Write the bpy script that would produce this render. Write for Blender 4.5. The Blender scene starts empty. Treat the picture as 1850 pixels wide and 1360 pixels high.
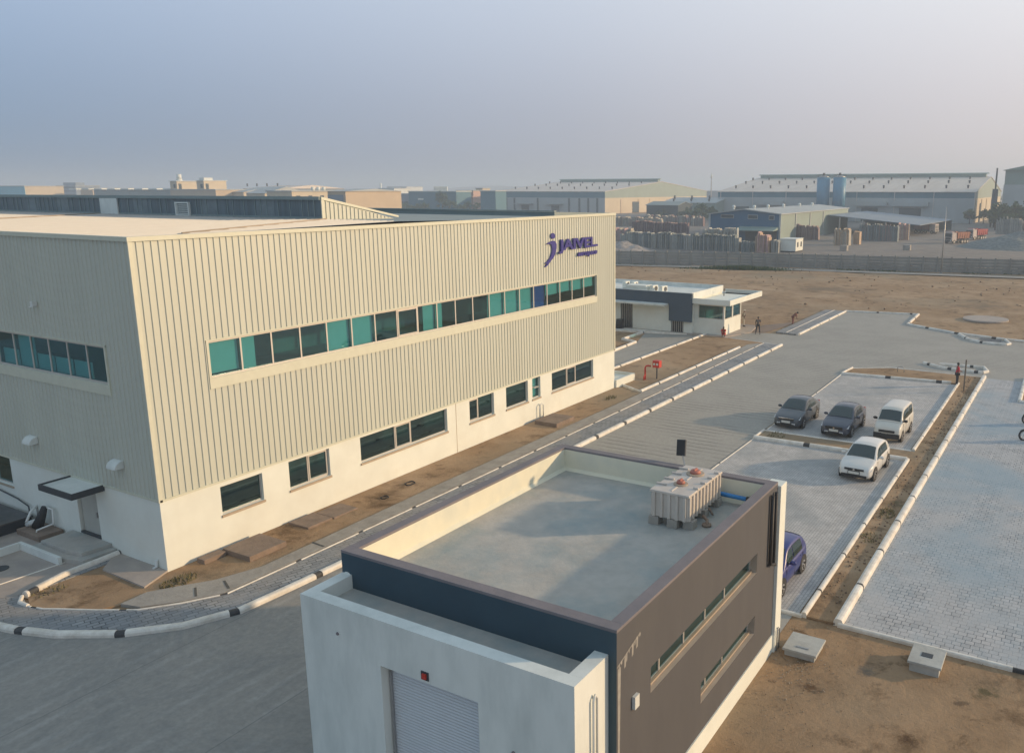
import bpy, bmesh, math, random
from mathutils import Vector, Matrix
random.seed(7)
R = math.radians
scene = bpy.context.scene
COL = scene.collection

# ---------------------------------------------------------------- camera, sky, sun, exposure
# world: +X runs along the long facade (away from the viewer), +Y into the big hall, Z up, metres
F_PX, CX, CY = 1505.0, 1105.0, 667.0
YAW, PITCH = R(29.6), R(12.2)
CAM = Vector((-16.82, -28.56, 14.0))
fw = Vector((math.cos(PITCH)*math.cos(YAW), math.cos(PITCH)*math.sin(YAW), -math.sin(PITCH)))
rt = Vector((math.sin(YAW), -math.cos(YAW), 0)); up = rt.cross(fw)
cam = bpy.data.cameras.new('camera'); camo = bpy.data.objects.new('camera', cam); COL.objects.link(camo)
camo.matrix_world = Matrix(((rt.x, up.x, -fw.x, CAM.x), (rt.y, up.y, -fw.y, CAM.y), (rt.z, up.z, -fw.z, CAM.z), (0, 0, 0, 1)))
cam.sensor_width = 36; cam.lens = 36*F_PX/1850
cam.shift_x = (925-CX)/1850; cam.shift_y = (CY-680)/1850
cam.clip_start = 0.5; cam.clip_end = 9000
scene.camera = camo

SUN = Vector((2.42, -3.45, 1.0)).normalized()
EL = math.asin(SUN.z); AZ = math.atan2(SUN.x, SUN.y)
w = bpy.data.worlds.new('World'); scene.world = w; w.use_nodes = True
nt = w.node_tree; nt.nodes.clear()
sky = nt.nodes.new('ShaderNodeTexSky'); sky.sky_type = 'NISHITA'; sky.sun_disc = False
sky.sun_elevation = EL; sky.sun_rotation = AZ; sky.air_density = 0.7; sky.dust_density = 1.0; sky.ozone_density = 3.0; sky.altitude = 50
hs = nt.nodes.new('ShaderNodeHueSaturation'); hs.inputs['Saturation'].default_value = 0.9
nt.links.new(sky.outputs[0], hs.inputs['Color'])
bg = nt.nodes.new('ShaderNodeBackground'); bg.inputs['Strength'].default_value = 0.13
ow = nt.nodes.new('ShaderNodeOutputWorld')
nt.links.new(hs.outputs[0], bg.inputs[0])
# hazy sky: brightens and warms towards the sun's side, mauve grey band along the horizon
tcw = nt.nodes.new('ShaderNodeTexCoord')
dt = nt.nodes.new('ShaderNodeVectorMath'); dt.operation = 'DOT_PRODUCT'; dt.inputs[1].default_value = Vector((SUN.x, SUN.y, 0.0)).normalized(); nt.links.new(tcw.outputs['Generated'], dt.inputs[0])
spw = nt.nodes.new('ShaderNodeSeparateXYZ'); nt.links.new(tcw.outputs['Generated'], spw.inputs[0])
def wramp(stops, src, lo, hi):
    m = nt.nodes.new('ShaderNodeMapRange'); m.inputs[1].default_value = lo; m.inputs[2].default_value = hi; nt.links.new(src, m.inputs[0])
    r = nt.nodes.new('ShaderNodeValToRGB'); e = r.color_ramp.elements
    while len(e) > 1: e.remove(e[-1])
    e[0].position = stops[0][0]; e[0].color = (*stops[0][1], 1)
    for p, c in stops[1:]: x = e.new(p); x.color = (*c, 1)
    nt.links.new(m.outputs[0], r.inputs[0]); return r.outputs[0]
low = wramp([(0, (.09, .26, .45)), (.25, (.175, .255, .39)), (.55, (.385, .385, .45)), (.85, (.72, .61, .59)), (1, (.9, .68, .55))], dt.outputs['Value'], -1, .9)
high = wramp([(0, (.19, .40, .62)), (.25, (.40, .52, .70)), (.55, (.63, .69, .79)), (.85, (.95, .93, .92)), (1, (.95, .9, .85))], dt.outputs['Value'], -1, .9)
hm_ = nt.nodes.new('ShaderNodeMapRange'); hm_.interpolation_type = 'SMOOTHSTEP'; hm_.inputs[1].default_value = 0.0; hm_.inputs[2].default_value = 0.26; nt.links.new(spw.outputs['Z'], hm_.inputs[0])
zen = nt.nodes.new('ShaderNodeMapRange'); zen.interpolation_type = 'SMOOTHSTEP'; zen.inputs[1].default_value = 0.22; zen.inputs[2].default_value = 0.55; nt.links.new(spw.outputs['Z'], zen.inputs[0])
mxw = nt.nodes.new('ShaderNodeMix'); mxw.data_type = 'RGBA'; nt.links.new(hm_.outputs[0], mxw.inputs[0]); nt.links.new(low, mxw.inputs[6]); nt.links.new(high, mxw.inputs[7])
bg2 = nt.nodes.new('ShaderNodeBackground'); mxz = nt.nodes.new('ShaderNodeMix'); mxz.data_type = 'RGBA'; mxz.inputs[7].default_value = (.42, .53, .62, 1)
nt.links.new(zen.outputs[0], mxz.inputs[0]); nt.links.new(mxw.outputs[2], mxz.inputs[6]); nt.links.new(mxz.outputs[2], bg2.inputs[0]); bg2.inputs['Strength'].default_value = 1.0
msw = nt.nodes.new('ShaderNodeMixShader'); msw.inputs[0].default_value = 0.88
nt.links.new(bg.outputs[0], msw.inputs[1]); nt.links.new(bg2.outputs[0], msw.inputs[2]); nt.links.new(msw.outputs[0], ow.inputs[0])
sl = bpy.data.lights.new('sun', 'SUN'); sl.energy = 3.95; sl.angle = R(1.6); sl.color = (1.0, 0.705, 0.405)
slo = bpy.data.objects.new('sun', sl); COL.objects.link(slo)
slo.rotation_euler = (-SUN).to_track_quat('-Z', 'Y').to_euler(); slo.location = (0, -60, 60)
vs = scene.view_settings; vs.view_transform = 'Standard'; vs.look = 'None'; vs.gamma = 1; vs.use_curve_mapping = False
vs.exposure = 0.1
scene.cycles.volume_bounces = 1; scene.cycles.max_bounces = 8; scene.cycles.use_denoising = True

# ---------------------------------------------------------------- helpers: measuring the place
def ray(x, y): return fw*F_PX + rt*(x-CX) - up*(y-CY)
def G(x, y, z=0.0):
    d = ray(x, y); return CAM + d*((z-CAM.z)/d.z)
def YP(x, y, Y):
    d = ray(x, y); return CAM + d*((Y-CAM.y)/d.y)
def XP(x, y, X):
    d = ray(x, y); return CAM + d*((X-CAM.x)/d.x)

# ---------------------------------------------------------------- helpers: materials
def mat(name, col, rough=0.7, var=0.12, scale=3.0, bump=0.0, bscale=None, metal=0.0, spec=0.5, stain=None, stain_scale=0.4, stain_amt=0.5, emis=None, coat=0.0, stretch=None):
    m = bpy.data.materials.new(name); m.use_nodes = True; t = m.node_tree; N = t.nodes; L = t.links
    b = N['Principled BSDF']
    b.inputs['Roughness'].default_value = rough; b.inputs['Metallic'].default_value = metal
    b.inputs['Specular IOR Level'].default_value = spec; b.inputs['Coat Weight'].default_value = coat
    tc = N.new('ShaderNodeTexCoord'); src = tc.outputs['Object']
    if stretch:
        mp = N.new('ShaderNodeMapping'); mp.inputs['Scale'].default_value = stretch; L.new(src, mp.inputs[0]); src = mp.outputs[0]
    nz = N.new('ShaderNodeTexNoise'); nz.inputs['Scale'].default_value = scale; nz.inputs['Detail'].default_value = 5; nz.inputs['Roughness'].default_value = 0.6
    L.new(src, nz.inputs['Vector'])
    mr = N.new('ShaderNodeMapRange'); mr.inputs[1].default_value = 0.3; mr.inputs[2].default_value = 0.7
    mr.inputs[3].default_value = 1-var; mr.inputs[4].default_value = 1+var; L.new(nz.outputs[0], mr.inputs[0])
    mul = N.new('ShaderNodeVectorMath'); mul.operation = 'SCALE'; mul.inputs[0].default_value = col[:3]; L.new(mr.outputs[0], mul.inputs['Scale'])
    out = mul.outputs[0]
    if stain:
        n2 = N.new('ShaderNodeTexNoise'); n2.inputs['Scale'].default_value = stain_scale; n2.inputs['Detail'].default_value = 6; n2.inputs['Roughness'].default_value = 0.65
        L.new(src, n2.inputs['Vector'])
        r2 = N.new('ShaderNodeMapRange'); r2.inputs[1].default_value = 0.45; r2.inputs[2].default_value = 0.68; r2.inputs[3].default_value = 0; r2.inputs[4].default_value = stain_amt
        L.new(n2.outputs[0], r2.inputs[0])
        mx = N.new('ShaderNodeMix'); mx.data_type = 'RGBA'; mx.inputs[7].default_value = (*stain[:3], 1)
        L.new(r2.outputs[0], mx.inputs[0]); L.new(out, mx.inputs[6]); out = mx.outputs[2]
    L.new(out, b.inputs['Base Color'])
    if bump:
        n3 = N.new('ShaderNodeTexNoise'); n3.inputs['Scale'].default_value = bscale or scale*4; n3.inputs['Detail'].default_value = 4; L.new(src, n3.inputs['Vector'])
        bp = N.new('ShaderNodeBump'); bp.inputs['Strength'].default_value = bump; bp.inputs['Distance'].default_value = 0.05
        L.new(n3.outputs[0], bp.inputs['Height']); L.new(bp.outputs[0], b.inputs['Normal'])
    if emis: b.inputs['Emission Color'].default_value = (*emis, 1); b.inputs['Emission Strength'].default_value = 1
    m['_out'] = 1
    return m

def paver_mat(name, c1, c2, joint, bw, bh, mortar=0.02, rough=0.85, rot=0.0, stain=None, sc=0.25, amt=0.5, offset=0.5, squash=1.0, fade=False):
    m = bpy.data.materials.new(name); m.use_nodes = True; t = m.node_tree; N = t.nodes; L = t.links
    b = N['Principled BSDF']; b.inputs['Roughness'].default_value = rough
    tc = N.new('ShaderNodeTexCoord'); mp = N.new('ShaderNodeMapping'); mp.inputs['Rotation'].default_value = (0, 0, rot); L.new(tc.outputs['Object'], mp.inputs[0])
    br = N.new('ShaderNodeTexBrick'); br.inputs['Scale'].default_value = 1.0; br.offset = offset; br.squash = squash
    br.inputs['Color1'].default_value = (*c1, 1); br.inputs['Color2'].default_value = (*c2, 1); br.inputs['Mortar'].default_value = (*joint, 1)
    br.inputs['Brick Width'].default_value = bw; br.inputs['Row Height'].default_value = bh; br.inputs['Mortar Size'].default_value = mortar; br.inputs['Mortar Smooth'].default_value = 0.3
    L.new(mp.outputs[0], br.inputs['Vector'])
    nz = N.new('ShaderNodeTexNoise'); nz.inputs['Scale'].default_value = 1.3; nz.inputs['Detail'].default_value = 8; nz.inputs['Roughness'].default_value = 0.7; L.new(tc.outputs['Object'], nz.inputs['Vector'])
    mr = N.new('ShaderNodeMapRange'); mr.inputs[1].default_value = 0.3; mr.inputs[2].default_value = 0.7; mr.inputs[3].default_value = 0.8; mr.inputs[4].default_value = 1.2; L.new(nz.outputs[0], mr.inputs[0])
    mul = N.new('ShaderNodeVectorMath'); mul.operation = 'SCALE'; L.new(br.outputs[0], mul.inputs[0]); L.new(mr.outputs[0], mul.inputs['Scale'])
    out = mul.outputs[0]
    if fade:                              # joints half filled with dust here and there
        nf = N.new('ShaderNodeTexNoise'); nf.inputs['Scale'].default_value = 0.8; nf.inputs['Detail'].default_value = 6; L.new(tc.outputs['Object'], nf.inputs['Vector'])
        rf = N.new('ShaderNodeMapRange'); rf.inputs[1].default_value = 0.42; rf.inputs[2].default_value = 0.62; rf.inputs[4].default_value = 0.8; L.new(nf.outputs[0], rf.inputs[0])
        mf = N.new('ShaderNodeMix'); mf.data_type = 'RGBA'; mf.inputs[7].default_value = (*[(a_+b_)/2 for a_, b_ in zip(c1, c2)], 1); L.new(rf.outputs[0], mf.inputs[0]); L.new(out, mf.inputs[6]); out = mf.outputs[2]
    if stain:
        n2 = N.new('ShaderNodeTexNoise'); n2.inputs['Scale'].default_value = sc; n2.inputs['Detail'].default_value = 7; n2.inputs['Roughness'].default_value = 0.6; n2.inputs['Distortion'].default_value = 0.6
        L.new(tc.outputs['Object'], n2.inputs['Vector'])
        r2 = N.new('ShaderNodeMapRange'); r2.inputs[1].default_value = 0.45; r2.inputs[2].default_value = 0.65; r2.inputs[4].default_value = amt; L.new(n2.outputs[0], r2.inputs[0])
        mx = N.new('ShaderNodeMix'); mx.data_type = 'RGBA'; mx.inputs[7].default_value = (*stain, 1)
        L.new(r2.outputs[0], mx.inputs[0]); L.new(out, mx.inputs[6]); out = mx.outputs[2]
    L.new(out, b.inputs['Base Color'])
    bp = N.new('ShaderNodeBump'); bp.inputs['Strength'].default_value = 0.5; bp.inputs['Distance'].default_value = 0.01; bp.invert = True
    L.new(br.outputs['Fac'], bp.inputs['Height']); L.new(bp.outputs[0], b.inputs['Normal'])
    return m

def road_mat(name, col, line_col, period, axis, dark, sc=0.12, amt=0.6, joint=4.5, jaxis='X'):
    """brushed concrete / narrow paver courses with fine lines, slab joints and worn dark tracks"""
    m = bpy.data.materials.new(name); m.use_nodes = True; t = m.node_tree; N = t.nodes; L = t.links
    b = N['Principled BSDF']; b.inputs['Roughness'].default_value = 0.8
    tc = N.new('ShaderNodeTexCoord'); sp = N.new('ShaderNodeSeparateXYZ'); L.new(tc.outputs['Object'], sp.inputs[0])
    dn = N.new('ShaderNodeTexNoise'); dn.inputs['Scale'].default_value = 0.7; dn.inputs['Detail'].default_value = 4; L.new(tc.outputs['Object'], dn.inputs['Vector'])
    wob = N.new('ShaderNodeMath'); wob.operation = 'MULTIPLY_ADD'; wob.inputs[1].default_value = 0.25; L.new(dn.outputs[0], wob.inputs[0]); L.new(sp.outputs[axis], wob.inputs[2])
    fr = N.new('ShaderNodeMath'); fr.operation = 'MULTIPLY'; fr.inputs[1].default_value = 1/period*2*math.pi; L.new(wob.outputs[0], fr.inputs[0])
    sn = N.new('ShaderNodeMath'); sn.operation = 'SINE'; L.new(fr.outputs[0], sn.inputs[0])
    pw = N.new('ShaderNodeMapRange'); pw.inputs[1].default_value = 0.35; pw.inputs[2].default_value = 1.0; pw.inputs[3].default_value = 0; pw.inputs[4].default_value = 0.75; L.new(sn.outputs[0], pw.inputs[0])
    pn = N.new('ShaderNodeTexNoise'); pn.inputs['Scale'].default_value = 0.35; pn.inputs['Detail'].default_value = 5; L.new(tc.outputs['Object'], pn.inputs['Vector'])
    pm = N.new('ShaderNodeMapRange'); pm.inputs[1].default_value = 0.4; pm.inputs[2].default_value = 0.6; L.new(pn.outputs[0], pm.inputs[0])
    pmul = N.new('ShaderNodeMath'); pmul.operation = 'MULTIPLY'; L.new(pw.outputs[0], pmul.inputs[0]); L.new(pm.outputs[0], pmul.inputs[1])
    mx = N.new('ShaderNodeMix'); mx.data_type = 'RGBA'; mx.inputs[6].default_value = (*col, 1); mx.inputs[7].default_value = (*line_col, 1); L.new(pmul.outputs[0], mx.inputs[0])
    n2 = N.new('ShaderNodeTexNoise'); n2.inputs['Scale'].default_value = sc; n2.inputs['Detail'].default_value = 8; n2.inputs['Roughness'].default_value = 0.9; n2.inputs['Distortion'].default_value = 1.0
    L.new(tc.outputs['Object'], n2.inputs['Vector'])
    r2 = N.new('ShaderNodeMapRange'); r2.inputs[1].default_value = 0.42; r2.inputs[2].default_value = 0.9; r2.inputs[4].default_value = amt; L.new(n2.outputs[0], r2.inputs[0])
    m2 = N.new('ShaderNodeMix'); m2.data_type = 'RGBA'; m2.inputs[7].default_value = (*dark, 1); L.new(r2.outputs[0], m2.inputs[0]); L.new(mx.outputs[2], m2.inputs[6])
    out = m2.outputs[2]
    if joint:
        jm = N.new('ShaderNodeMath'); jm.operation = 'PINGPONG'; jm.inputs[1].default_value = joint/2; L.new(sp.outputs[jaxis], jm.inputs[0])
        jr = N.new('ShaderNodeMapRange'); jr.inputs[1].default_value = 0; jr.inputs[2].default_value = 0.03; jr.inputs[3].default_value = 0.45; jr.inputs[4].default_value = 0; L.new(jm.outputs[0], jr.inputs[0])
        m3 = N.new('ShaderNodeMix'); m3.data_type = 'RGBA'; m3.inputs[7].default_value = (dark[0]*.5, dark[1]*.5, dark[2]*.5, 1); L.new(jr.outputs[0], m3.inputs[0]); L.new(out, m3.inputs[6]); out = m3.outputs[2]
    n4 = N.new('ShaderNodeTexNoise'); n4.inputs['Scale'].default_value = 5; n4.inputs['Detail'].default_value = 8; n4.inputs['Roughness'].default_value = 0.75; L.new(tc.outputs['Object'], n4.inputs['Vector'])
    r4 = N.new('ShaderNodeMapRange'); r4.inputs[1].default_value = 0.3; r4.inputs[2].default_value = 0.7; r4.inputs[3].default_value = 0.85; r4.inputs[4].default_value = 1.15; L.new(n4.outputs[0], r4.inputs[0])
    mul = N.new('ShaderNodeVectorMath'); mul.operation = 'SCALE'; L.new(out, mul.inputs[0]); L.new(r4.outputs[0], mul.inputs['Scale'])
    L.new(mul.outputs[0], b.inputs['Base Color'])
    bp = N.new('ShaderNodeBump'); bp.inputs['Strength'].default_value = 0.25; bp.inputs['Distance'].default_value = 0.02; L.new(n4.outputs[0], bp.inputs['Height']); L.new(bp.outputs[0], b.inputs['Normal'])
    return m

def glass_mat(name, tint, gloss=0.5, rough=0.03):
    m = bpy.data.materials.new(name); m.use_nodes = True; t = m.node_tree; N = t.nodes; L = t.links
    N.clear(); o = N.new('ShaderNodeOutputMaterial'); tr = N.new('ShaderNodeBsdfTransparent'); tr.inputs[0].default_value = (*tint, 1)
    gl = N.new('ShaderNodeBsdfGlossy'); gl.inputs['Roughness'].default_value = rough; gl.inputs[0].default_value = (.60, .92, .98, 1)
    fr = N.new('ShaderNodeLayerWeight'); fr.inputs[0].default_value = 0.5
    pw = N.new('ShaderNodeMath'); pw.operation = 'POWER'; pw.inputs[1].default_value = 4.0; L.new(fr.outputs['Facing'], pw.inputs[0])
    ad = N.new('ShaderNodeMath'); ad.operation = 'MULTIPLY_ADD'; ad.inputs[1].default_value = gloss; ad.inputs[2].default_value = 0.13; L.new(pw.outputs[0], ad.inputs[0])
    mx = N.new('ShaderNodeMixShader'); L.new(ad.outputs[0], mx.inputs[0]); L.new(tr.outputs[0], mx.inputs[1]); L.new(gl.outputs[0], mx.inputs[2]); L.new(mx.outputs[0], o.inputs[0])
    return m

def soil_mat():
    m = bpy.data.materials.new('sandy_soil'); m.use_nodes = True; t = m.node_tree; N = t.nodes; L = t.links
    b = N['Principled BSDF']; b.inputs['Roughness'].default_value = 0.95; b.inputs['Specular IOR Level'].default_value = 0.15
    tc = N.new('ShaderNodeTexCoord')
    def noise(s, d=8, r=0.65, dist=0.0):
        n = N.new('ShaderNodeTexNoise'); n.inputs['Scale'].default_value = s; n.inputs['Detail'].default_value = d; n.inputs['Roughness'].default_value = r; n.inputs['Distortion'].default_value = dist
        L.new(tc.outputs['Object'], n.inputs['Vector']); return n
    def mix(a, fac, c, lo, hi, amt):
        r = N.new('ShaderNodeMapRange'); r.inputs[1].default_value = lo; r.inputs[2].default_value = hi; r.inputs[4].default_value = amt; L.new(fac, r.inputs[0])
        x = N.new('ShaderNodeMix'); x.data_type = 'RGBA'; L.new(r.outputs[0], x.inputs[0]); x.inputs[7].default_value = (*c, 1)
        if isinstance(a, tuple): x.inputs[6].default_value = (*a, 1)
        else: L.new(a, x.inputs[6])
        return x.outputs[2]
    c = mix((0.37, 0.25, 0.15), noise(0.9, 9, 0.7).outputs[0], (0.24, 0.16, 0.095), 0.4, 0.7, 0.9)
    c = mix(c, noise(0.13, 9, 0.6, 0.8).outputs[0], (0.44, 0.315, 0.205), 0.45, 0.65, 0.8)
    c = mix(c, noise(0.3, 9, 0.7, 0.3).outputs[0], (0.13, 0.082, 0.045), 0.55, 0.68, 0.95)
    c = mix(c, noise(0.75, 9, 0.75, 0.5).outputs[0], (0.12, 0.075, 0.042), 0.56, 0.66, 0.75)
    c = mix(c, noise(14, 4, 0.8).outputs[0], (0.13, 0.09, 0.06), 0.60, 0.75, 0.7)
    c = mix(c, noise(0.045, 8, 0.6).outputs[0], (0.25, 0.215, 0.155), 0.52, 0.66, 0.75)
    # damp and trodden patches at their own places
    for px_, py_, r_, cc in ((4.7, -22.95, .5, (.09, .052, .03)), (3.65, -25.8, .42, (.08, .045, .025)), (6.3, -24.1, .5, (.16, .135, .11)), (6.9, -27.3, .6, (.09, .08, .04)), (5.9, -22.3, .5, (.14, .10, .06)), (6.0, -26.8, .4, (.13, .09, .06)),
                             (14, -22.1, .6, (.13, .09, .055)), (20.5, -22.1, .9, (.14, .11, .06)), (31, -22.0, .9, (.12, .08, .05)), (38, -22.0, .7, (.15, .105, .06)), (4.0, -1.6, .5, (.17, .11, .06)), (13, -1.3, .8, (.16, .11, .065)), (92, -18, 6, (.20, .155, .11)), (100, 3, 8, (.19, .145, .10)), (88, 10, 5, (.21, .16, .11))):
        ds = N.new('ShaderNodeVectorMath'); ds.operation = 'DISTANCE'; ds.inputs[1].default_value = (px_, py_, 0); L.new(tc.outputs['Object'], ds.inputs[0])
        nn = noise(2.2/max(r_, .5), 5, .7); a1 = N.new('ShaderNodeMath'); a1.operation = 'MULTIPLY_ADD'; a1.inputs[1].default_value = 2.4*r_; L.new(nn.outputs[0], a1.inputs[0]); L.new(ds.outputs['Value'], a1.inputs[2])
        r1 = N.new('ShaderNodeMapRange'); r1.interpolation_type = 'SMOOTHSTEP'; r1.inputs[1].default_value = r_*1.2; r1.inputs[2].default_value = r_*2.0; r1.inputs[3].default_value = .8; r1.inputs[4].default_value = 0; L.new(a1.outputs[0], r1.inputs[0])
        x1 = N.new('ShaderNodeMix'); x1.data_type = 'RGBA'; L.new(r1.outputs[0], x1.inputs[0]); L.new(c, x1.inputs[6]); x1.inputs[7].default_value = (*cc, 1); c = x1.outputs[2]
    L.new(c, b.inputs['Base Color'])
    bp = N.new('ShaderNodeBump'); bp.inputs['Strength'].default_value = 0.9; bp.inputs['Distance'].default_value = 0.06
    L.new(noise(3.5, 10, 0.75).outputs[0], bp.inputs['Height']); L.new(bp.outputs[0], b.inputs['Normal'])
    return m

M = {}
M['soil'] = soil_mat()
M['clad'] = mat('cream_cladding', (0.51, 0.53, 0.465), 0.45, 0.05, 0.8, stain=(0.47, 0.485, 0.42), stain_amt=0.3, stretch=(1, 1, .25))
M['trim'] = mat('cream_trim', (0.58, 0.585, 0.48), 0.5, 0.04)
M['white'] = mat('white_painted_render', (0.72, 0.75, 0.70), 0.8, 0.05, 0.7, bump=0.05, bscale=20, stain=(0.60, 0.59, 0.52), stain_amt=0.35, stain_scale=0.5)
M['whiteb'] = mat('pale_render', (0.68, 0.71, 0.68), 0.8, 0.04, 1.2, bump=0.05, bscale=25, stain=(0.44, 0.48, 0.46), stain_amt=0.45, stain_scale=0.9, stretch=(1.3, 1.3, .4))
M['roofmetal'] = mat('galvanised_roof', (0.50, 0.50, 0.48), 0.6, 0.05, 1.5, metal=0.0, stain=(0.5, 0.48, 0.45), stain_amt=0.3)
M['monglass'] = mat('polycarbonate_louvre', (0.10, 0.14, 0.165), 0.35, 0.25, 2.0, stretch=(1, 3, .1))
M['greyroof'] = mat('grey_sheet', (0.22, 0.27, 0.27), 0.6, 0.06, 1)
M['alu'] = mat('aluminium_frame', (0.55, 0.52, 0.48), 0.4, 0.03, metal=0.3)
M['sillstone'] = mat('stone_sill', (0.40, 0.32, 0.24), 0.7, 0.1)
M['glass'] = glass_mat('green_glass', (0.25, 0.57, 0.61), 0.85)
M['glassd'] = glass_mat('dark_glass', (0.20, 0.36, 0.38), 0.95)
M['blind'] = mat('roller_blind', (0.70, 0.74, 0.68), 0.8, 0.03)
M['blueblind'] = mat('blue_film', (0.02, 0.06, 0.45), 0.4, 0.03)
M['inside'] = mat('dim_interior', (0.20, 0.25, 0.26), 0.9, 0.2, 0.6)
M['door'] = mat('grey_door', (0.42, 0.42, 0.38), 0.5, 0.05)
M['dark'] = mat('charcoal', (0.035, 0.042, 0.05), 0.5, 0.15)
M['black'] = mat('black_rubber', (0.018, 0.018, 0.02), 0.6, 0.15)
M['conc'] = mat('concrete', (0.33, 0.31, 0.28), 0.85, 0.12, 2.5, bump=0.25, stain=(0.22, 0.20, 0.18), stain_amt=0.6, stain_scale=1.2)
M['brownslab'] = mat('brown_concrete_cover', (0.24, 0.18, 0.14), 0.85, 0.15, 2.5, bump=0.25, stain=(0.14, 0.11, 0.09), stain_amt=0.5, stain_scale=1.5)
M['navy'] = mat('slate_blue_paint', (0.032, 0.066, 0.092), 0.75, 0.08, 1.0, stain=(0.045, 0.08, 0.10), stain_amt=0.5, bump=0.05, bscale=20)
M['greywall'] = mat('warm_grey_paint', (0.076, 0.077, 0.085), 0.8, 0.06, 1.5, bump=0.06, bscale=25, stain=(0.09, 0.09, 0.095), stain_amt=0.5, stain_scale=1.0, stretch=(1.2, 1.2, .35))
M['coping'] = mat('grey_coping', (0.20, 0.18, 0.19), 0.85, 0.1, 2.0, bump=0.15, stain=(0.14, 0.14, 0.16), stain_amt=0.5)
M['deck'] = mat('weathered_roof_screed', (0.42, 0.40, 0.365), 0.8, 0.12, 1.5, bump=0.2, bscale=8, stain=(0.25, 0.31, 0.32), stain_amt=0.85, stain_scale=0.45)
M['shutter'] = mat('shutter_steel', (0.58, 0.61, 0.64), 0.4, 0.03, metal=0.2)
M['kerbw'] = mat('white_kerb_paint', (0.74, 0.71, 0.65), 0.75, 0.12, 3, bump=0.1, stain=(0.40, 0.34, 0.26), stain_amt=0.5, stain_scale=1.4)
M['kerbb'] = mat('black_kerb_paint', (0.05, 0.05, 0.052), 0.7, 0.3, 6)
M['palecon'] = mat('pale_cast_concrete', (.43, .44, .42), .85, .1, 2.5, bump=.2, stain=(.30, .30, .28), stain_amt=.5, stain_scale=1.3)
M['line'] = mat('white_line_paint', (0.62, 0.60, 0.56), 0.8, 0.15, 3, stain=(0.35, 0.33, 0.3), stain_amt=0.6, stain_scale=2)
M['walk'] = paver_mat('walkway_pavers', (0.31, 0.32, 0.33), (0.20, 0.215, 0.23), (0.08, 0.09, 0.10), 0.36, 0.2, 0.018, rot=0.35, stain=(0.36, 0.31, 0.26), sc=0.3, amt=0.45, offset=0.4, fade=True)
M['lot'] = paver_mat('lot_pavers', (0.47, 0.47, 0.475), (0.37, 0.385, 0.40), (0.15, 0.17, 0.19), 0.27, 0.24, 0.015, rot=R(90), stain=(0.25, 0.35, 0.42), sc=0.15, amt=0.7, offset=0.35, fade=True)
M['park'] = paver_mat('parking_pavers', (0.50, 0.485, 0.47), (0.44, 0.43, 0.42), (0.22, 0.22, 0.22), 0.22, 0.12, 0.008, stain=(0.27, 0.29, 0.30), sc=0.22, amt=0.6)
M['drive'] = road_mat('driveway_courses', (0.35, 0.335, 0.30), (0.17, 0.165, 0.15), 0.60, 'X', (0.25, 0.24, 0.225), sc=0.10, amt=0.6, joint=0)
M['road'] = road_mat('concrete_road', (0.29, 0.275, 0.25), (0.36, 0.345, 0.32), 0.8, 'Y', (0.105, 0.13, 0.145), sc=0.2, amt=0.85, joint=5.2, jaxis='Y')
M['apron'] = mat('pale_apron_concrete', (0.38, 0.33, 0.29), 0.85, 0.1, 2, bump=0.15, stain=(0.27, 0.25, 0.24), stain_amt=0.6, stain_scale=0.7)
M['tank'] = mat('white_plastic_tank', (0.55, 0.50, 0.45), 0.5, 0.06, 3, stain=(0.40, 0.35, 0.3), stain_amt=0.4, stain_scale=2)
M['redlid'] = mat('faded_red_plastic', (0.42, 0.16, 0.12), 0.6, 0.1)
M['bluepipe'] = mat('blue_pipe', (0.03, 0.22, 0.55), 0.4, 0.05)
M['pvc'] = mat('white_pvc', (0.62, 0.64, 0.62), 0.4, 0.05)
M['red'] = mat('red_paint', (0.50, 0.035, 0.02), 0.5, 0.1)
M['steel'] = mat('galvanised_steel', (0.38, 0.38, 0.38), 0.4, 0.1, metal=0.6)
M['bwall'] = mat('precast_wall', (0.25, 0.25, 0.235), 0.85, 0.12, 0.5, bump=0.2, stain=(0.18, 0.18, 0.17), stain_amt=0.6, stain_scale=0.3)
M['grassgreen'] = mat('low_green_weeds', (0.045, 0.085, 0.03), 0.9, 0.4, 2)
M['bark'] = mat('bark', (0.12, 0.085, 0.055), 0.9, 0.2, 4)
M['leaf'] = mat('leaves', (0.055, 0.085, 0.035), 0.8, 0.5, 0.35)
M['leaf2'] = mat('olive_leaves', (0.085, 0.10, 0.04), 0.8, 0.5, 0.35)
M['signblue'] = mat('deep_blue_sign', (0.012, 0.010, 0.20), 0.4, 0.05)

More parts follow.
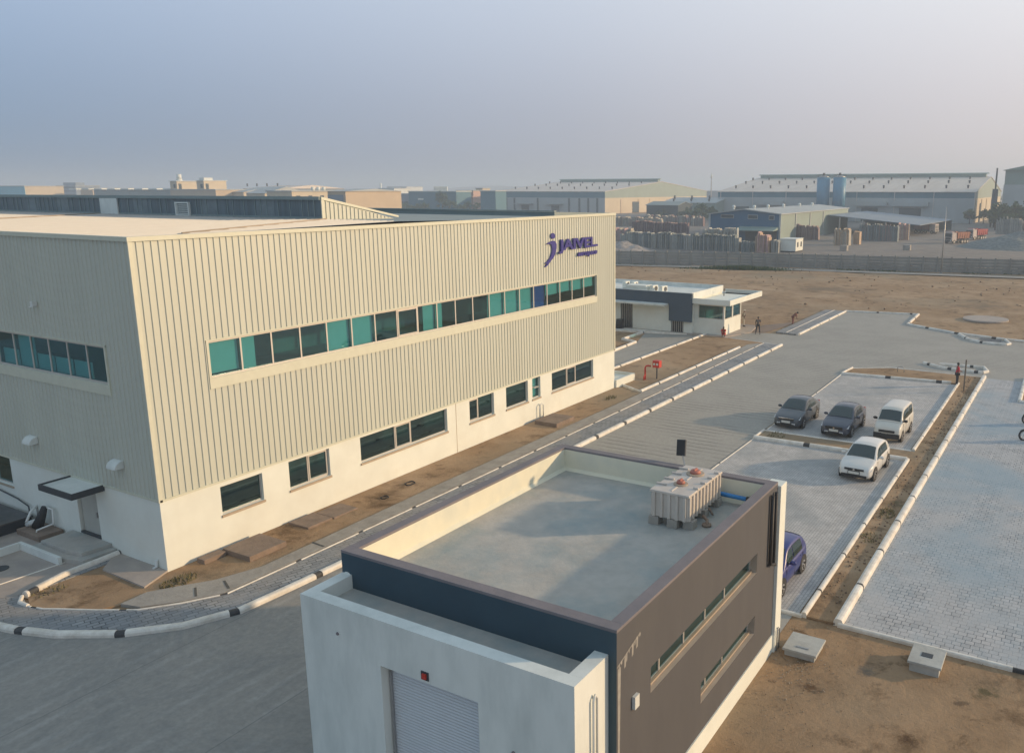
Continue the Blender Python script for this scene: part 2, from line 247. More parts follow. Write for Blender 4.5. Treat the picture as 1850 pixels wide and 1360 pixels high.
# ---------------------------------------------------------------- helpers: meshes and objects
class Fr:                                   # a wall frame: o origin, u along, n outward, z up
    def __init__(s, o, u, n): s.o = Vector(o); s.u = Vector(u); s.n = Vector(n)
    def __call__(s, u, z, d=0.0): return s.o + s.u*u + s.n*d + Vector((0, 0, z))
class MB:
    def __init__(s): s.v = []; s.f = []; s.m = []; s.sm = []
    def face(s, pts, m=0, smooth=False):
        i = len(s.v); s.v += [tuple(p) for p in pts]; s.f.append(tuple(range(i, i+len(pts)))); s.m.append(m); s.sm.append(smooth)
    def hexa(s, a, b, m=0):                 # a: 4 bottom pts ccw, b: 4 top pts
        i = len(s.v); s.v += [tuple(p) for p in a] + [tuple(p) for p in b]
        for q in ((3, 2, 1, 0), (4, 5, 6, 7), (0, 1, 5, 4), (1, 2, 6, 5), (2, 3, 7, 6), (3, 0, 4, 7)):
            s.f.append(tuple(i+k for k in q)); s.m.append(m); s.sm.append(False)
        return s
    def box(s, x0, x1, y0, y1, z0, z1, m=0):
        s.hexa([(x0, y0, z0), (x1, y0, z0), (x1, y1, z0), (x0, y1, z0)], [(x0, y0, z1), (x1, y0, z1), (x1, y1, z1), (x0, y1, z1)], m); return s
    def fbox(s, fr, u0, u1, z0, z1, d0, d1, m=0):
        s.hexa([fr(u0, z0, d0), fr(u1, z0, d0), fr(u1, z0, d1), fr(u0, z0, d1)], [fr(u0, z1, d0), fr(u1, z1, d0), fr(u1, z1, d1), fr(u0, z1, d1)], m); return s
    def bar(s, p, q, t=0.05, m=0, t2=None):
        p = Vector(p); q = Vector(q); d = (q-p).normalized(); a = Vector((0, 0, 1)) if abs(d.z) < .95 else Vector((1, 0, 0))
        e = d.cross(a).normalized(); g = d.cross(e).normalized(); t2 = t2 or t
        c = [(-1, -1), (1, -1), (1, 1), (-1, 1)]
        s.hexa([p+e*(x*t/2)+g*(y*t2/2) for x, y in c], [q+e*(x*t/2)+g*(y*t2/2) for x, y in c], m); return s
    def prism(s, pts, z0, z1, m=0, mtop=None):
        n = len(pts); i = len(s.v); s.v += [(p[0], p[1], z0) for p in pts]+[(p[0], p[1], z1) for p in pts]
        s.f.append(tuple(i+k for k in range(n-1, -1, -1))); s.m.append(m); s.sm.append(False)
        s.f.append(tuple(i+n+k for k in range(n))); s.m.append(m if mtop is None else mtop); s.sm.append(False)
        for k in range(n):
            j = (k+1) % n; s.f.append((i+k, i+j, i+n+j, i+n+k)); s.m.append(m); s.sm.append(False)
        return s
    def extr(s, pts, vec, m=0):             # planar polygon extruded along a vector
        n = len(pts); i = len(s.v); vec = Vector(vec); s.v += [tuple(p) for p in pts]+[tuple(Vector(p)+vec) for p in pts]
        s.f.append(tuple(i+k for k in range(n-1, -1, -1))); s.f.append(tuple(i+n+k for k in range(n))); s.m += [m, m]; s.sm += [False, False]
        for k in range(n):
            j = (k+1) % n; s.f.append((i+k, i+j, i+n+j, i+n+k)); s.m.append(m); s.sm.append(False)
        return s
    def tube(s, path, r, m=0, n=10, cap=True):
        path = [Vector(p) for p in path]; rr = r if isinstance(r, (list, tuple)) else [r]*len(path); i = len(s.v)
        ref = None
        for k, p in enumerate(path):
            d = (path[min(k+1, len(path)-1)]-path[max(k-1, 0)]).normalized()
            if ref is None: ref = Vector((0, 0, 1)) if abs(d.z) < .9 else Vector((1, 0, 0))
            e = (ref-d*ref.dot(d)).normalized(); g = d.cross(e); ref = e
            for a in range(n):
                th = 2*math.pi*a/n; s.v.append(tuple(p+e*math.cos(th)*rr[k]+g*math.sin(th)*rr[k]))
        for k in range(len(path)-1):
            for a in range(n):
                b = (a+1) % n; s.f.append((i+k*n+a, i+k*n+b, i+(k+1)*n+b, i+(k+1)*n+a)); s.m.append(m); s.sm.append(True)
        if cap:
            s.f.append(tuple(i+a for a in range(n-1, -1, -1))); s.f.append(tuple(i+(len(path)-1)*n+a for a in range(n))); s.m += [m, m]; s.sm += [False, False]
        return s
    def cyl(s, c, r, h, m=0, n=24, axis=(0, 0, 1), r2=None):
        c = Vector(c); a = Vector(axis).normalized(); return s.tube([c, c+a*h], [r, r if r2 is None else r2], m, n)
    def blob(s, c, rx, ry, rz, m=0, nu=12, nv=8):
        i = len(s.v)
        for a in range(nv+1):
            ph = math.pi*a/nv
            for b in range(nu):
                th = 2*math.pi*b/nu; s.v.append((c[0]+rx*math.sin(ph)*math.cos(th), c[1]+ry*math.sin(ph)*math.sin(th), c[2]+rz*math.cos(ph)))
        for a in range(nv):
            for b in range(nu):
                c2 = (b+1) % nu; s.f.append((i+a*nu+b, i+(a+1)*nu+b, i+(a+1)*nu+c2, i+a*nu+c2)); s.m.append(m); s.sm.append(True)
        return s
    def build(s, name, mats, parent=None, bevel=0.0, weld=False, off=None):
        me = bpy.data.meshes.new(name); me.from_pydata([tuple(Vector(v)-Vector(off)) for v in s.v] if off else s.v, [], s.f)
        for k, x in enumerate(mats if isinstance(mats, (list, tuple)) else [mats]): me.materials.append(M[x] if isinstance(x, str) else x)
        for p, mi, sm in zip(me.polygons, s.m, s.sm): p.material_index = mi; p.use_smooth = sm
        bm = bmesh.new(); bm.from_mesh(me)
        if weld: bmesh.ops.remove_doubles(bm, verts=bm.verts, dist=1e-4)
        bmesh.ops.recalc_face_normals(bm, faces=bm.faces) if weld else None
        bm.to_mesh(me); bm.free(); me.update()
        o = bpy.data.objects.new(name, me); COL.objects.link(o)
        if parent is not None: o.parent = parent
        if bevel:
            b = o.modifiers.new('bevel', 'BEVEL'); b.width = bevel; b.segments = 2; b.limit_method = 'ANGLE'; b.angle_limit = R(40)
        return o
def thing(name, label, cat, loc=(0, 0, 0), rz=0.0, group=None):
    o = bpy.data.objects.new(name, None); COL.objects.link(o); o.location = loc; o.rotation_euler = (0, 0, rz); o.empty_display_size = .3
    o['label'] = label; o['category'] = cat
    if group: o['group'] = group
    return o
def tag(o, label, cat, group=None, kind=None):
    o['label'] = label; o['category'] = cat
    if group: o['group'] = group
    if kind: o['kind'] = kind
    return o
def struct(o, label=None):
    o['kind'] = 'structure'
    if label: o['label'] = label
    return o
def dup(root, loc, rz=None, label=None, group=None):
    def cp(o, par):
        c = o.copy(); COL.objects.link(c)
        if par is not None: c.parent = par
        for ch in list(o.children): cp(ch, c)
        return c
    r = cp(root, None); r.location = loc
    if rz is not None: r.rotation_euler = (0, 0, rz)
    if label: r['label'] = label
    if group: r['group'] = group
    return r
def wall_holes(mb, fr, u0, u1, z0, z1, holes, depth=0.2, m=0, mrev=None, d=0.0):
    us = sorted({u0, u1} | {h[k] for h in holes for k in (0, 1)}); zs = sorted({z0, z1} | {h[k] for h in holes for k in (2, 3)})
    us = [x for x in us if u0 <= x <= u1]; zs = [x for x in zs if z0 <= x <= z1]
    for a, b in zip(us, us[1:]):
        for c, e in zip(zs, zs[1:]):
            um, zm = (a+b)/2, (c+e)/2
            if any(h[0] < um < h[1] and h[2] < zm < h[3] for h in holes): continue
            mb.face([fr(a, c, d), fr(b, c, d), fr(b, e, d), fr(a, e, d)], m)
    mr = m if mrev is None else mrev
    for h in holes:
        a, b, c, e = h; q = d-depth
        mb.face([fr(a, c, d), fr(a, e, d), fr(a, e, q), fr(a, c, q)], mr); mb.face([fr(b, c, d), fr(b, c, q), fr(b, e, q), fr(b, e, d)], mr)
        mb.face([fr(a, c, d), fr(a, c, q), fr(b, c, q), fr(b, c, d)], mr); mb.face([fr(a, e, d), fr(b, e, d), fr(b, e, q), fr(a, e, q)], mr)
def ribs(mb, fr, u0, u1, z0, z1, sp=0.27, w=0.055, h=0.035, m=0, d=0.0, holes=()):
    k = math.ceil((u0+0.06)/sp)
    while k*sp < u1-0.06:
        u = k*sp; segs = [(z0, z1)]
        for (a, b, c, e) in holes:
            if a-0.03 < u < b+0.03:
                segs = [s for (p, q) in segs for s in ((p, min(q, c)), (max(p, e), q)) if s[1]-s[0] > 0.02]
        for p, q in segs:
            A = [fr(u-w/2, p, d), fr(u-w*.28, p, d+h), fr(u+w*.28, p, d+h), fr(u+w/2, p, d)]; B = [fr(u-w/2, q, d), fr(u-w*.28, q, d+h), fr(u+w*.28, q, d+h), fr(u+w/2, q, d)]
            for i in range(3): mb.face([A[i], A[i+1], B[i+1], B[i]], m)
        k += 1
def window(parent, fr, u0, u1, z0, z1, mull=(), inset=0.14, t=0.06, glass='glassd', framem='alu', sill=0.0, opens=(), name='window', blinds=()):
    mb = MB(); d0, d1 = -inset-0.03, -inset+0.03
    mb.fbox(fr, u0, u1, z0, z0+t, d0, d1); mb.fbox(fr, u0, u1, z1-t, z1, d0, d1); mb.fbox(fr, u0, u0+t, z0+t, z1-t, d0, d1); mb.fbox(fr, u1-t, u1, z0+t, z1-t, d0, d1)
    for x in mull: mb.fbox(fr, x-t/2, x+t/2, z0+t, z1-t, d0, d1)
    for (a, b) in opens:
        for q in ((a, b, z0+t, z0+t*2), (a, b, z1-2*t, z1-t), (a, a+t, z0+2*t, z1-2*t), (b-t, b, z0+2*t, z1-2*t)): mb.fbox(fr, q[0], q[1], q[2], q[3], d0, d1+0.02)
    wo = mb.build(name, framem, parent)
    g = MB(); g.face([fr(u0+t/2, z0+t/2, -inset), fr(u1-t/2, z0+t/2, -inset), fr(u1-t/2, z1-t/2, -inset), fr(u0+t/2, z1-t/2, -inset)]); g.build('pane', glass, wo)
    if sill: MB().fbox(fr, u0-.04, u1+.04, z0-sill, z0-.003, -inset-.05, .05).build('sill', 'sillstone', wo)
    for (a, b, c, e, mm) in blinds:
        MB().fbox(fr, a, b, c, e, -inset-.16, -inset-.14).build('blind', mm, wo)
    return wo
def rebase(t, base):
    t.location = base
    for ch in t.children: ch.location = Vector(ch.location)-Vector(base)
def poly(mb, pts, z, m=0): mb.face([(p[0], p[1], z) for p in pts], m)
def sheet(name, pts, z, m, label=None, side=0.0):
    """a flat sheet; side > 0 gives it a skirt down that far (a real step)"""
    mb = MB()
    a = sum(pts[i][0]*pts[(i+1) % len(pts)][1]-pts[(i+1) % len(pts)][0]*pts[i][1] for i in range(len(pts)))
    if a < 0: pts = pts[::-1]
    if side: mb.prism(pts, z-side, z)
    else: poly(mb, pts, z)
    o = mb.build(name, m); bm = bmesh.new(); bm.from_mesh(o.data); bmesh.ops.triangulate(bm, faces=[f for f in bm.faces if len(f.verts) > 4]); bm.to_mesh(o.data); bm.free()
    return struct(o, label)

# ================================================================ SETTING
# ground: one sheet out to the horizon, denser near the viewer and gently uneven in the open field
def ground():
    bm = bmesh.new(); rnd = random.Random(3)
    xs = [-3000, -800, -200, -60, -20, 0, 20, 40, 60, 70]+[70+2.0*i for i in range(1, 41)]+[160, 200, 300, 600, 1200, 3500]
    ys = [-3500, -1000, -300, -120, -60]+[-50+2.5*i for i in range(0, 37)]+[50, 60, 90, 150, 300, 700, 1500, 3500]
    from mathutils import noise
    g = {}
    for i, x in enumerate(xs):
        for j, y in enumerate(ys):
            z = 0
            if 84 < x < 150 and -48 < y < 50:
                z = 0.16*noise.noise(Vector((x*.13, y*.13, 0)))+0.07*noise.noise(Vector((x*.5, y*.5, 3))) + (0.12 if x < 110 else 0)
                z = max(z, -0.02)
            g[i, j] = bm.verts.new((x, y, z))
    for i in range(len(xs)-1):
        for j in range(len(ys)-1):
            f = bm.faces.new((g[i, j], g[i+1, j], g[i+1, j+1], g[i, j+1])); f.smooth = True
    me = bpy.data.meshes.new('ground'); bm.to_mesh(me); bm.free(); me.materials.append(M['soil'])
    o = bpy.data.objects.new('ground', me); COL.objects.link(o); return struct(o, 'sandy brown soil of the open field')
ground()

curve_out = [(3.7, -4.95), (1.6, -4.9), (-0.6, -4.85), (-2.1, -4.05), (-3.4, -2.75), (-4.4, -1.1), (-4.9, 0.3), (-5.25, 2.0), (-5.45, 5.0), (-5.5, 16.0)]
sheet('driveway', [(-190, -70), (-8, -70), (-8, -21.6), (-3, -21.2), (8.4, -21.2), (8.4, -12.9), (47, -12.9), (48.6, -21.9), (50.4, -22.6), (50.4, -70), (69.5, -70), (68.4, -24.3), (68.7, -22.6), (70.7, -17.9), (74.1, -12.8), (82.1, -12.5), (80.6, -4.65), (61.8, -4.6), (61.8, -1.6), (60.9, 0.4), (57.7, 1.0), (57.9, 5.2), (55.8, 8.9), (50.6, 7.1), (46.1, 6.8), (34.2, 6.8), (34.2, 3.1), (57.3, 3.1), (56.1, -3.3), (55.9, -4.95)] + curve_out + [(-5.5, 60), (-190, 60)], 0.02, 'drive', 'paved driveway between the buildings')  # unseen west stretch added so grey, not brown, light bounces onto the hall
sheet('road', [(-80, -70), (-8.2, -70), (-8.2, -21.4), (5, -21.2), (5, -4.95)] + curve_out + [(-80, 16)], 0.026, 'road', 'worn concrete road in front of the hall')
# bays and lots
sheet('parking_area', [(8.5, -21.35), (27.2, -21.35), (27.2, -13.0), (8.5, -13.0)], 0.03, 'park')
sheet('parking_area', [(28.8, -21.2), (47.1, -21.2), (46.6, -13.0), (28.8, -13.0)], 0.03, 'park')
sheet('pavement', [(8.5, -22.8), (50.5, -22.8), (50.5, -70), (8.5, -70)], 0.034, 'lot', 'bluish block paved lot beside the kerb strip')
# walkway, drain slabs along the walkway
line_pts = [(55.9, -3.4), (39.5, -3.5), (13.3, -3.6), (3.0, -3.55), (-0.1, -3.5), (-1.3, -2.75), (-2.3, -1.9), (-3.0, -0.7), (-3.6, 0.5), (-3.85, 0.95), (-4.0, 1.6)]
sheet('walkway', [(55.9, -4.95)] + curve_out + [(-0.3, 16), (-0.3, 2.6), (-3.7, 2.6)] + line_pts[::-1], 0.11, 'walk', 'block paved footpath round the hall corner', side=0.11)
drain = [(55.9, -3.3), (13.3, -3.5), (3.0, -3.45), (-0.1, -3.4), (-1.25, -2.65), (-2.2, -1.8)]
sheet('walkway_edge_slab', [(55.8, -3.28), (13.3, -3.48), (3.0, -3.43), (-0.1, -3.38), (-1.25, -2.62), (-2.15, -1.78), (-2.35, -1.0), (-1.4, -0.95), (-0.5, -1.55), (0.4, -2.2), (2.0, -2.75), (12, -2.55), (33, -2.5), (54.5, -2.4)], 0.13, 'conc', 'grey concrete drain cover strip beside the footpath', side=0.12)
sheet('apron', [(0.0, 0.0), (-1.22, -0.52), (-1.15, 2.2), (-0.3, 3.0), (0.0, 3.0)], 0.14, 'apron', 'small concrete apron at the hall corner', side=0.08)
sheet('apron', [(-0.32, 3.0), (-3.75, 2.75), (-4.4, 3.2), (-5.2, 4.4), (-5.2, 16), (0, 16), (0, 3.0)], 0.118, 'apron', 'stained concrete apron before the side door', side=0.0)

for k, (x, y, r_) in enumerate(((-.55, -2.45, 1.0), (.35, -2.9, 1.15), (4.4, -3.0, 1.5))):
    o = MB().bar((x-.36*math.cos(r_), y-.36*math.sin(r_), .135), (x+.36*math.cos(r_), y+.36*math.sin(r_), .135), .08, t2=.012).build('drain_slot', M['dark']); struct(o)

# kerbs
def resample(pts, step):
    out = [Vector((*pts[0], 0))]; acc = 0
    for a, b in zip(pts, pts[1:]):
        a = Vector((*a, 0)); b = Vector((*b, 0)); L = (b-a).length; n = max(1, int(L/step))
        for i in range(1, n+1): out.append(a.lerp(b, i/n))
    return out
def kerb(pts, wd=0.3, h=0.2, seg=3.1, gap=0.25, z0=0.0, start=0.0, label=None, both=True):
    P = resample(pts, 0.35); mb = MB(); d = start; prof = [(-.5, 0), (-.5, .62), (-.36, .92), (-.15, 1), (.15, 1), (.36, .92), (.5, .62), (.5, 0)]
    for i, (a, b) in enumerate(zip(P, P[1:])):
        L = (b-a).length
        if L < 1e-5: continue
        ta = (b-(P[i-1] if i else a)).normalized(); tb = ((P[i+2] if i+2 < len(P) else b)-a).normalized()
        cuts = [0.0]; x = d; per = seg+gap
        nxt = []
        for k in range(3):
            for q in (math.floor(d/per)*per+k*per+seg, math.floor(d/per)*per+(k+1)*per):
                if d < q < d+L: nxt.append((q-d)/L)
        cuts = sorted(set([0.0]+nxt+[1.0]))
        for c, e in zip(cuts, cuts[1:]):
            blk = ((d+(c+e)/2*L) % per) > seg
            hh, ww = (h-0.015, wd-0.02) if blk else (h, wd)
            rows = []
            for s_ in (c, e):
                p = a.lerp(b, s_); t = ta.lerp(tb, s_).normalized(); n = Vector((-t.y, t.x, 0))
                rows.append([p+n*(u*ww)+Vector((0, 0, z0+v*hh)) for u, v in prof])
            for j in range(len(prof)-1): mb.face([rows[0][j+1], rows[0][j], rows[1][j], rows[1][j+1]], 1 if blk else 0, False)
            mb.face(rows[0], 1 if blk else 0); mb.face(rows[1][::-1], 1 if blk else 0)
        d += L
    return struct(mb.build('kerb', ['kerbw', 'kerbb']), label)
kerb([(56.0, -5.05), (3.7, -5.1), (1.6, -5.03), (-0.6, -4.9), (-2.2, -4.15), (-3.5, -2.85), (-4.5, -1.15), (-5.0, 0.3), (-5.35, 2.0), (-5.55, 5.0), (-5.6, 16)], 0.28, 0.2, 3.05, 0.3, 0.0, 0.0, 'long white kerb of the footpath with short black gaps')
kerb(line_pts, 0.07, 0.045, 2.9, 0.25, 0.10, 0.5, 'thin white edging line along the footpath')
kerb([(-4.0, 1.6), (-4.02, 2.1), (-3.75, 2.5)], 0.12, 0.1, 5, 0.1, 0.1)
kerb([(-3.65, 2.5), (-2.1, 2.95), (-0.6, 3.0), (0.0, 3.05)], 0.24, 0.25, 3.2, 0.35, 0.02, 3.1)
kerb([(-5.2, 4.3), (-1.5, 4.05)], 0.06, 0.03, 9, 0.1, 0.12)
kerb([(34.4, 3.15), (57.6, 3.15)], 0.26, 0.24, 3.3, 0.2, 0, 1.0)
kerb([(57.6, 3.15), (56.3, -3.2), (55.9, -4.9)], 0.12, 0.1, 40, 0.2, 0)
kerb([(33.6, -2.25), (52.7, -2.25)], 0.24, 0.24, 3.1, 0.2, 0, 0.4)
kerb([(33.6, -2.25), (34.9, 0.0)], 0.16, 0.18, 9, 0.2, 0)
kerb([(36, 6.9), (46.1, 6.9), (50.6, 7.2), (51.4, 9.0), (55.8, 9.1)], 0.24, 0.22, 4.0, 0.2, 0, 0.0)
kerb([(62.0, -4.7), (80.6, -4.7)], 0.26, 0.2, 3.4, 0.2, 0, 3.3)
kerb([(80.6, -4.7), (82.1, -12.5)], 0.22, 0.18, 3.4, 0.25, 0)
kerb([(82.1, -12.5), (74.1, -12.8), (70.7, -17.9), (69.2, -22.6), (68.6, -26), (69.5, -60)], 0.28, 0.2, 3.2, 0.45, 0, 0.0)
kerb([(70.0, -18.4), (67.4, -19.6), (66.3, -21), (66.2, -22.9)], 0.3, 0.22, 2.0, 0.3, 0); kerb([(66.2, -22.9), (66.9, -23.2), (69.0, -22.6)], 0.2, 0.2, 3, .25, 0)
kerb([(53.9, -17.8), (52.6, -19.4), (52.2, -22.4)], 0.3, 0.22, 1.7, 0.3, 0, 1.2); kerb([(52.2, -22.4), (52.9, -22.7), (54.3, -22.3), (54.0, -19.0)], 0.24, 0.22, 3, .25, 0)
kerb([(50.6, -22.7), (8.5, -22.7)], 0.3, 0.26, 3.2, 0.14, 0, 0.8, 'tall rounded white kerb on the right of the soil strip')
kerb([(8.5, -22.7), (8.4, -45)], 0.14, 0.14, 5.2, 0.5, 0, 0.0)
kerb([(47.3, -21.3), (29.0, -21.4)], 0.2, 0.2, 3.3, 0.12, 0, 1.6); kerb([(27.2, -21.45), (8.5, -21.55)], 0.2, 0.2, 3.3, 0.12, 0, 0.2)
kerb([(8.5, -21.5), (8.45, -19.5)], 0.12, 0.12, 9, .2)
kerb([(46.6, -13.0), (47.4, -20.8)], 0.26, 0.2, 3.2, 0.4, 0, 0.0)
kerb([(46.6, -13.0), (49.0, -13.2)], 0.14, 0.2, 9, .3); kerb([(49.0, -13.2), (50.8, -15.8), (50.6, -22.5)], 0.12, 0.1, 30, .3)
kerb([(27.1, -13.0), (27.25, -21.4)], 0.3, 0.22, 2.9, 0.35, 0, 0.0); kerb([(28.8, -13.0), (28.95, -21.3)], 0.14, 0.12, 30, 0.3)
kerb([(27.1, -13.0), (28.8, -13.0)], 0.14, 0.16, 9, .3)
kerb([(46.5, -12.98), (42, -13.02)], 0.08, 0.05, 9, .2, .02); kerb([(42, -13.02), (28.9, -13.05)], 0.08, 0.04, 2.4, .2, .02); kerb([(27, -13), (8.6, -13.02)], 0.08, 0.04, 5, .15, .02)
kerb([(43.8, -25.6), (52, -25.45)], 0.26, 0.22, 2.3, .12); kerb([(43.8, -25.6), (43.7, -33)], 0.2, 0.18, 9, .3)
# raised soil beds
sheet('soil_bed', [(-3.6, 2.45), (-2.1, 2.85), (-0.55, 2.9), (-1.1, 2.1), (-1.17, -0.52), (0, -0.02), (33.8, -0.02), (34.2, 0.1), (33.5, -2.35), (12, -2.5), (2.0, -2.7), (0.4, -2.15), (-0.5, -1.5), (-1.4, -0.9), (-2.35, -0.95), (-2.9, -0.65), (-3.5, 0.5), (-3.8, 1.0), (-3.9, 1.7)], 0.075, 'soil', side=0.07, label='bare soil bed along the hall wall')
sheet('soil_bed', [(34.2, 3.05), (57.4, 3.05), (56.2, -3.1), (53.5, -2.3), (33.8, -2.15), (35, 0)], 0.10, 'soil', side=0.07, label='soil bed with the red hose box')
sheet('soil_bed', [(8.5, -22.6), (50.5, -22.6), (50.5, -15.9), (48.8, -13.3), (46.75, -13.1), (47.4, -21.4), (28.85, -21.5), (28.7, -13.1), (27.3, -13.1), (27.35, -21.6), (8.5, -21.65)], 0.09, 'soil', side=0.07, label='long soil strip between the two kerbs')
sheet('soil_bed', [(43.8, -25.7), (52, -25.6), (52, -33), (43.8, -33)], 0.1, 'soil', side=0.07)
sheet('concrete_patch', [(66.9, -20.2), (66.8, -22.4), (69.0, -22.3), (69.2, -20.5)], 0.05, 'dark')
sheet('concrete_patch', [(53.0, -19.8), (52.8, -22.0), (53.9, -22.0), (53.7, -20.0)], 0.05, 'conc')
# ramp of the far entrance beside the hut
sheet('entrance_ramp', [(62.0, -4.5), (80.4, -4.5), (80.2, -2.4), (62.3, -2.4)], 0.14, 'walk', 'paved ramp strip leading to the field', side=0.14)
kerb([(62.4, -3.4), (80.3, -3.4)], 0.08, 0.04, 40, .1, .13)
sheet('hut_slab', [(57.0, 1.0), (61.2, -0.2), (65.3, 0.6), (65.6, 5.0), (70, 22), (57.0, 22)], 0.12, 'apron', 'concrete slab under the guard hut', side=0.12)
sheet('hut_slab', [(57.0, 4.9), (56.0, 8.0), (55.4, 12), (54.6, 22), (56.9, 22), (56.95, 5)], 0.16, 'kerbw', 'pale kerb slab in front of the guard hut', side=0.16)
sheet('field_patch', [(61.9, -1.3), (66, -1.9), (70, -2.0), (66.3, 0.4), (61.5, 0.0)], 0.03, 'brownslab')
# faint road and verge before the boundary wall
sheet('field_track', [(119, 70), (121.5, 48), (128.5, 20), (134, -20), (140, -60), (136.5, -60), (130.6, -20), (125.2, 20), (118.2, 48), (115.5, 70)], 0.14, 'conc', 'grey track at the foot of the boundary wall')
sheet('yard_ground', [(123.5, 80), (131.5, 20), (140, -30), (152, -90), (420, -120), (420, 420), (150, 420), (118, 120)], 0.05, mat('yard_ground', (0.20, 0.175, 0.155), 0.95, 0.2, 0.3, bump=0.2, bscale=2, stain=(0.13, 0.12, 0.11), stain_amt=0.7, stain_scale=0.05), 'grey dusty yard of the stone works')

# low hills far off
def hills():
    mb = MB(); rnd = random.Random(5)
    def ridge(x0, y0, x1, y1, hmax, dep, n=40):
        from mathutils import noise
        d = Vector((x1-x0, y1-y0, 0)); nn = Vector((-d.y, d.x, 0)).normalized()*dep
        P = []
        for i in range(n+1):
            t = i/n; h = hmax*math.sin(math.pi*t)**.8*(0.75+0.5*noise.noise(Vector((t*6, hmax, 0))))
            p = Vector((x0, y0, 0))+d*t; P.append((p-nn, p+Vector((0, 0, max(h, .5))), p+nn))
        for a, b in zip(P, P[1:]):
            mb.face([a[0], a[1], b[1], b[0]], 0, True); mb.face([a[1], a[2], b[2], b[1]], 0, True)
    ridge(2000, 1900, 2500, 1150, 36, 180); ridge(1750, 2600, 2150, 1850, 22, 150); ridge(2700, 900, 2950, -300, 26, 200); ridge(900, 2600, 1500, 2300, 20, 150)
    struct(mb.build('hills', mat('far_scrub', (0.09, 0.10, 0.08), 0.95, 0.2, 0.01)), 'low scrubby hills on the horizon')
hills()

# ================================================================ MAIN HALL
A = Fr((0, 0, 0), (1, 0, 0), (0, -1, 0)); Bf = Fr((0, 0, 0), (0, 1, 0), (-1, 0, 0))
LX, WY, HT, HB = 33.85, 48.0, 12.38, 2.85
hall = thing('factory_hall', 'large cream ribbed metal hall on a white base with a long green window strip', 'factory')
W2 = (2.56, 31.35, 6.95, 8.37)
holesA = [W2]
mb = MB()
wall_holes(mb, A, 0, LX, HB, HT, holesA, 0.12, 0, 1)
ribs(mb, A, 0.12, LX-.1, HB+.03, HT-.05, holes=[(W2[0]-.1, W2[1]+.1, W2[2]-.42, W2[3]+.06)], w=0.07, h=0.034)
mb.fbox(A, 0, LX, HB-.05, HB+.03, -.02, .05, 1)
mb.fbox(A, -0.05, 0.1, HB-.05, HT, -.02, .05, 1); mb.fbox(A, LX-.1, LX+.05, HB-.05, HT, -.02, .05, 1)
mb.build('cladding', ['clad', 'trim'], hall)
WB = (2.25, 24.5, 6.6, 8.38)
WBh = (2.25, 24.5, 6.95, 8.38)
mb = MB(); wall_holes(mb, Bf, 0, WY, HB, HT, [WBh], 0.12, 0, 1)
ribs(mb, Bf, 0.1, WY, HB+.03, HT-.05, holes=[(WBh[0]-.1, WBh[1]+.1, WBh[2]-.42, WBh[3]+.06)], w=0.075, h=0.03)
mb.fbox(Bf, 0.051, WY, HB-.05, HB+.03, -.02, .045, 1)
mb.build('cladding', ['clad', 'trim'], hall)
# far end + back walls (plain cladding)
mb = MB(); mb.face([(LX, 0, 0), (LX, WY, 0), (LX, WY, HT), (LX, 0, HT)]); mb.face([(LX, WY, 0), (0, WY, 0), (0, WY, HT), (LX, WY, HT)]); ribs(mb, Fr((LX, 0, 0), (0, 1, 0), (1, 0, 0)), .1, WY, HB, HT); mb.build('cladding', ['clad'], hall)
holesP = [(2.45, 4.38, 1.46, 2.62), (5.70, 7.90, 1.44, 2.70), (9.74, 15.85, 1.46, 2.70), (17.70, 19.88, 1.44, 2.72), (21.03, 23.22, 1.44, 2.74), (23.68, 24.55, 1.46, 2.75), (25.82, 30.9, 1.45, 2.68)]
mb = MB(); wall_holes(mb, A, 0, LX, 0, HB-.05, holesP, 0.2, 0, 0, 0.0)
mb.fbox(A, 16.55, 16.58, 0, HB-.06, 0, .008, 1)
holeB = [(10.56, 13.5, 1.52, 2.78), (4.20, 5.62, 0.5, 2.66)]
wall_holes(mb, Bf, 0, WY, 0, HB-.05, holeB, 0.2)
mb.build('base_wall', ['white', 'sillstone'], hall)
# dim room behind the openings
mb = MB()
mb.box(0.25, LX-.3, 4.0, 4.1, 0, 12); mb.box(3.6, 3.7, 4.1, WY-1, 0, 12); mb.box(.2, LX-.2, .22, WY-1, 3.2, 3.35); mb.box(.2, LX-.2, .22, WY-1, 6.35, 6.5); mb.box(.2, LX-.2, .22, WY-1, 9.1, 9.2)
mb.build('interior', 'inside', hall)
# long strip on the sunny side: 20 lights
pitch = (W2[1]-W2[0]-.1)/20; mull = [W2[0]+pitch*k for k in range(1, 20)]
bl = []
def bb(k, a=0.0, b=1.0, lo=0.0, m='blind'): bl.append((W2[0]+pitch*(k+a)+.05, W2[0]+pitch*(k+b)-.05, W2[2]+.05+lo*(W2[3]-W2[2]-.1), W2[3]-.05, m))
for k, a, b, lo, m in ((0, 0, 1, .06, 'blind'), (1, 0, .55, .0, 'blind'), (4, 0, 1, 0, 'blind'), (5, 0, 1, 0, 'blind'), (8, .35, 1, 0, 'blind'), (9, 0, .42, 0, 'blind'), (12, 0, 1, 0, 'blind'), (13, 0, 1, 0, 'blind'), (14, 0, 1, 0, 'blind'), (15, 0, 1, 0, 'blueblind'), (16, 0, 1, .45, 'blind'), (17, 0, 1, .48, 'blind'), (18, 0, 1, .45, 'blind'), (19, 0, 1, .5, 'blind')): bb(k, a, b, lo, m)
wn = window(hall, A, *W2, mull=mull, inset=0.07, t=0.07, glass='glass', opens=[(mull[6]+.03, mull[7]-.03)], blinds=bl)
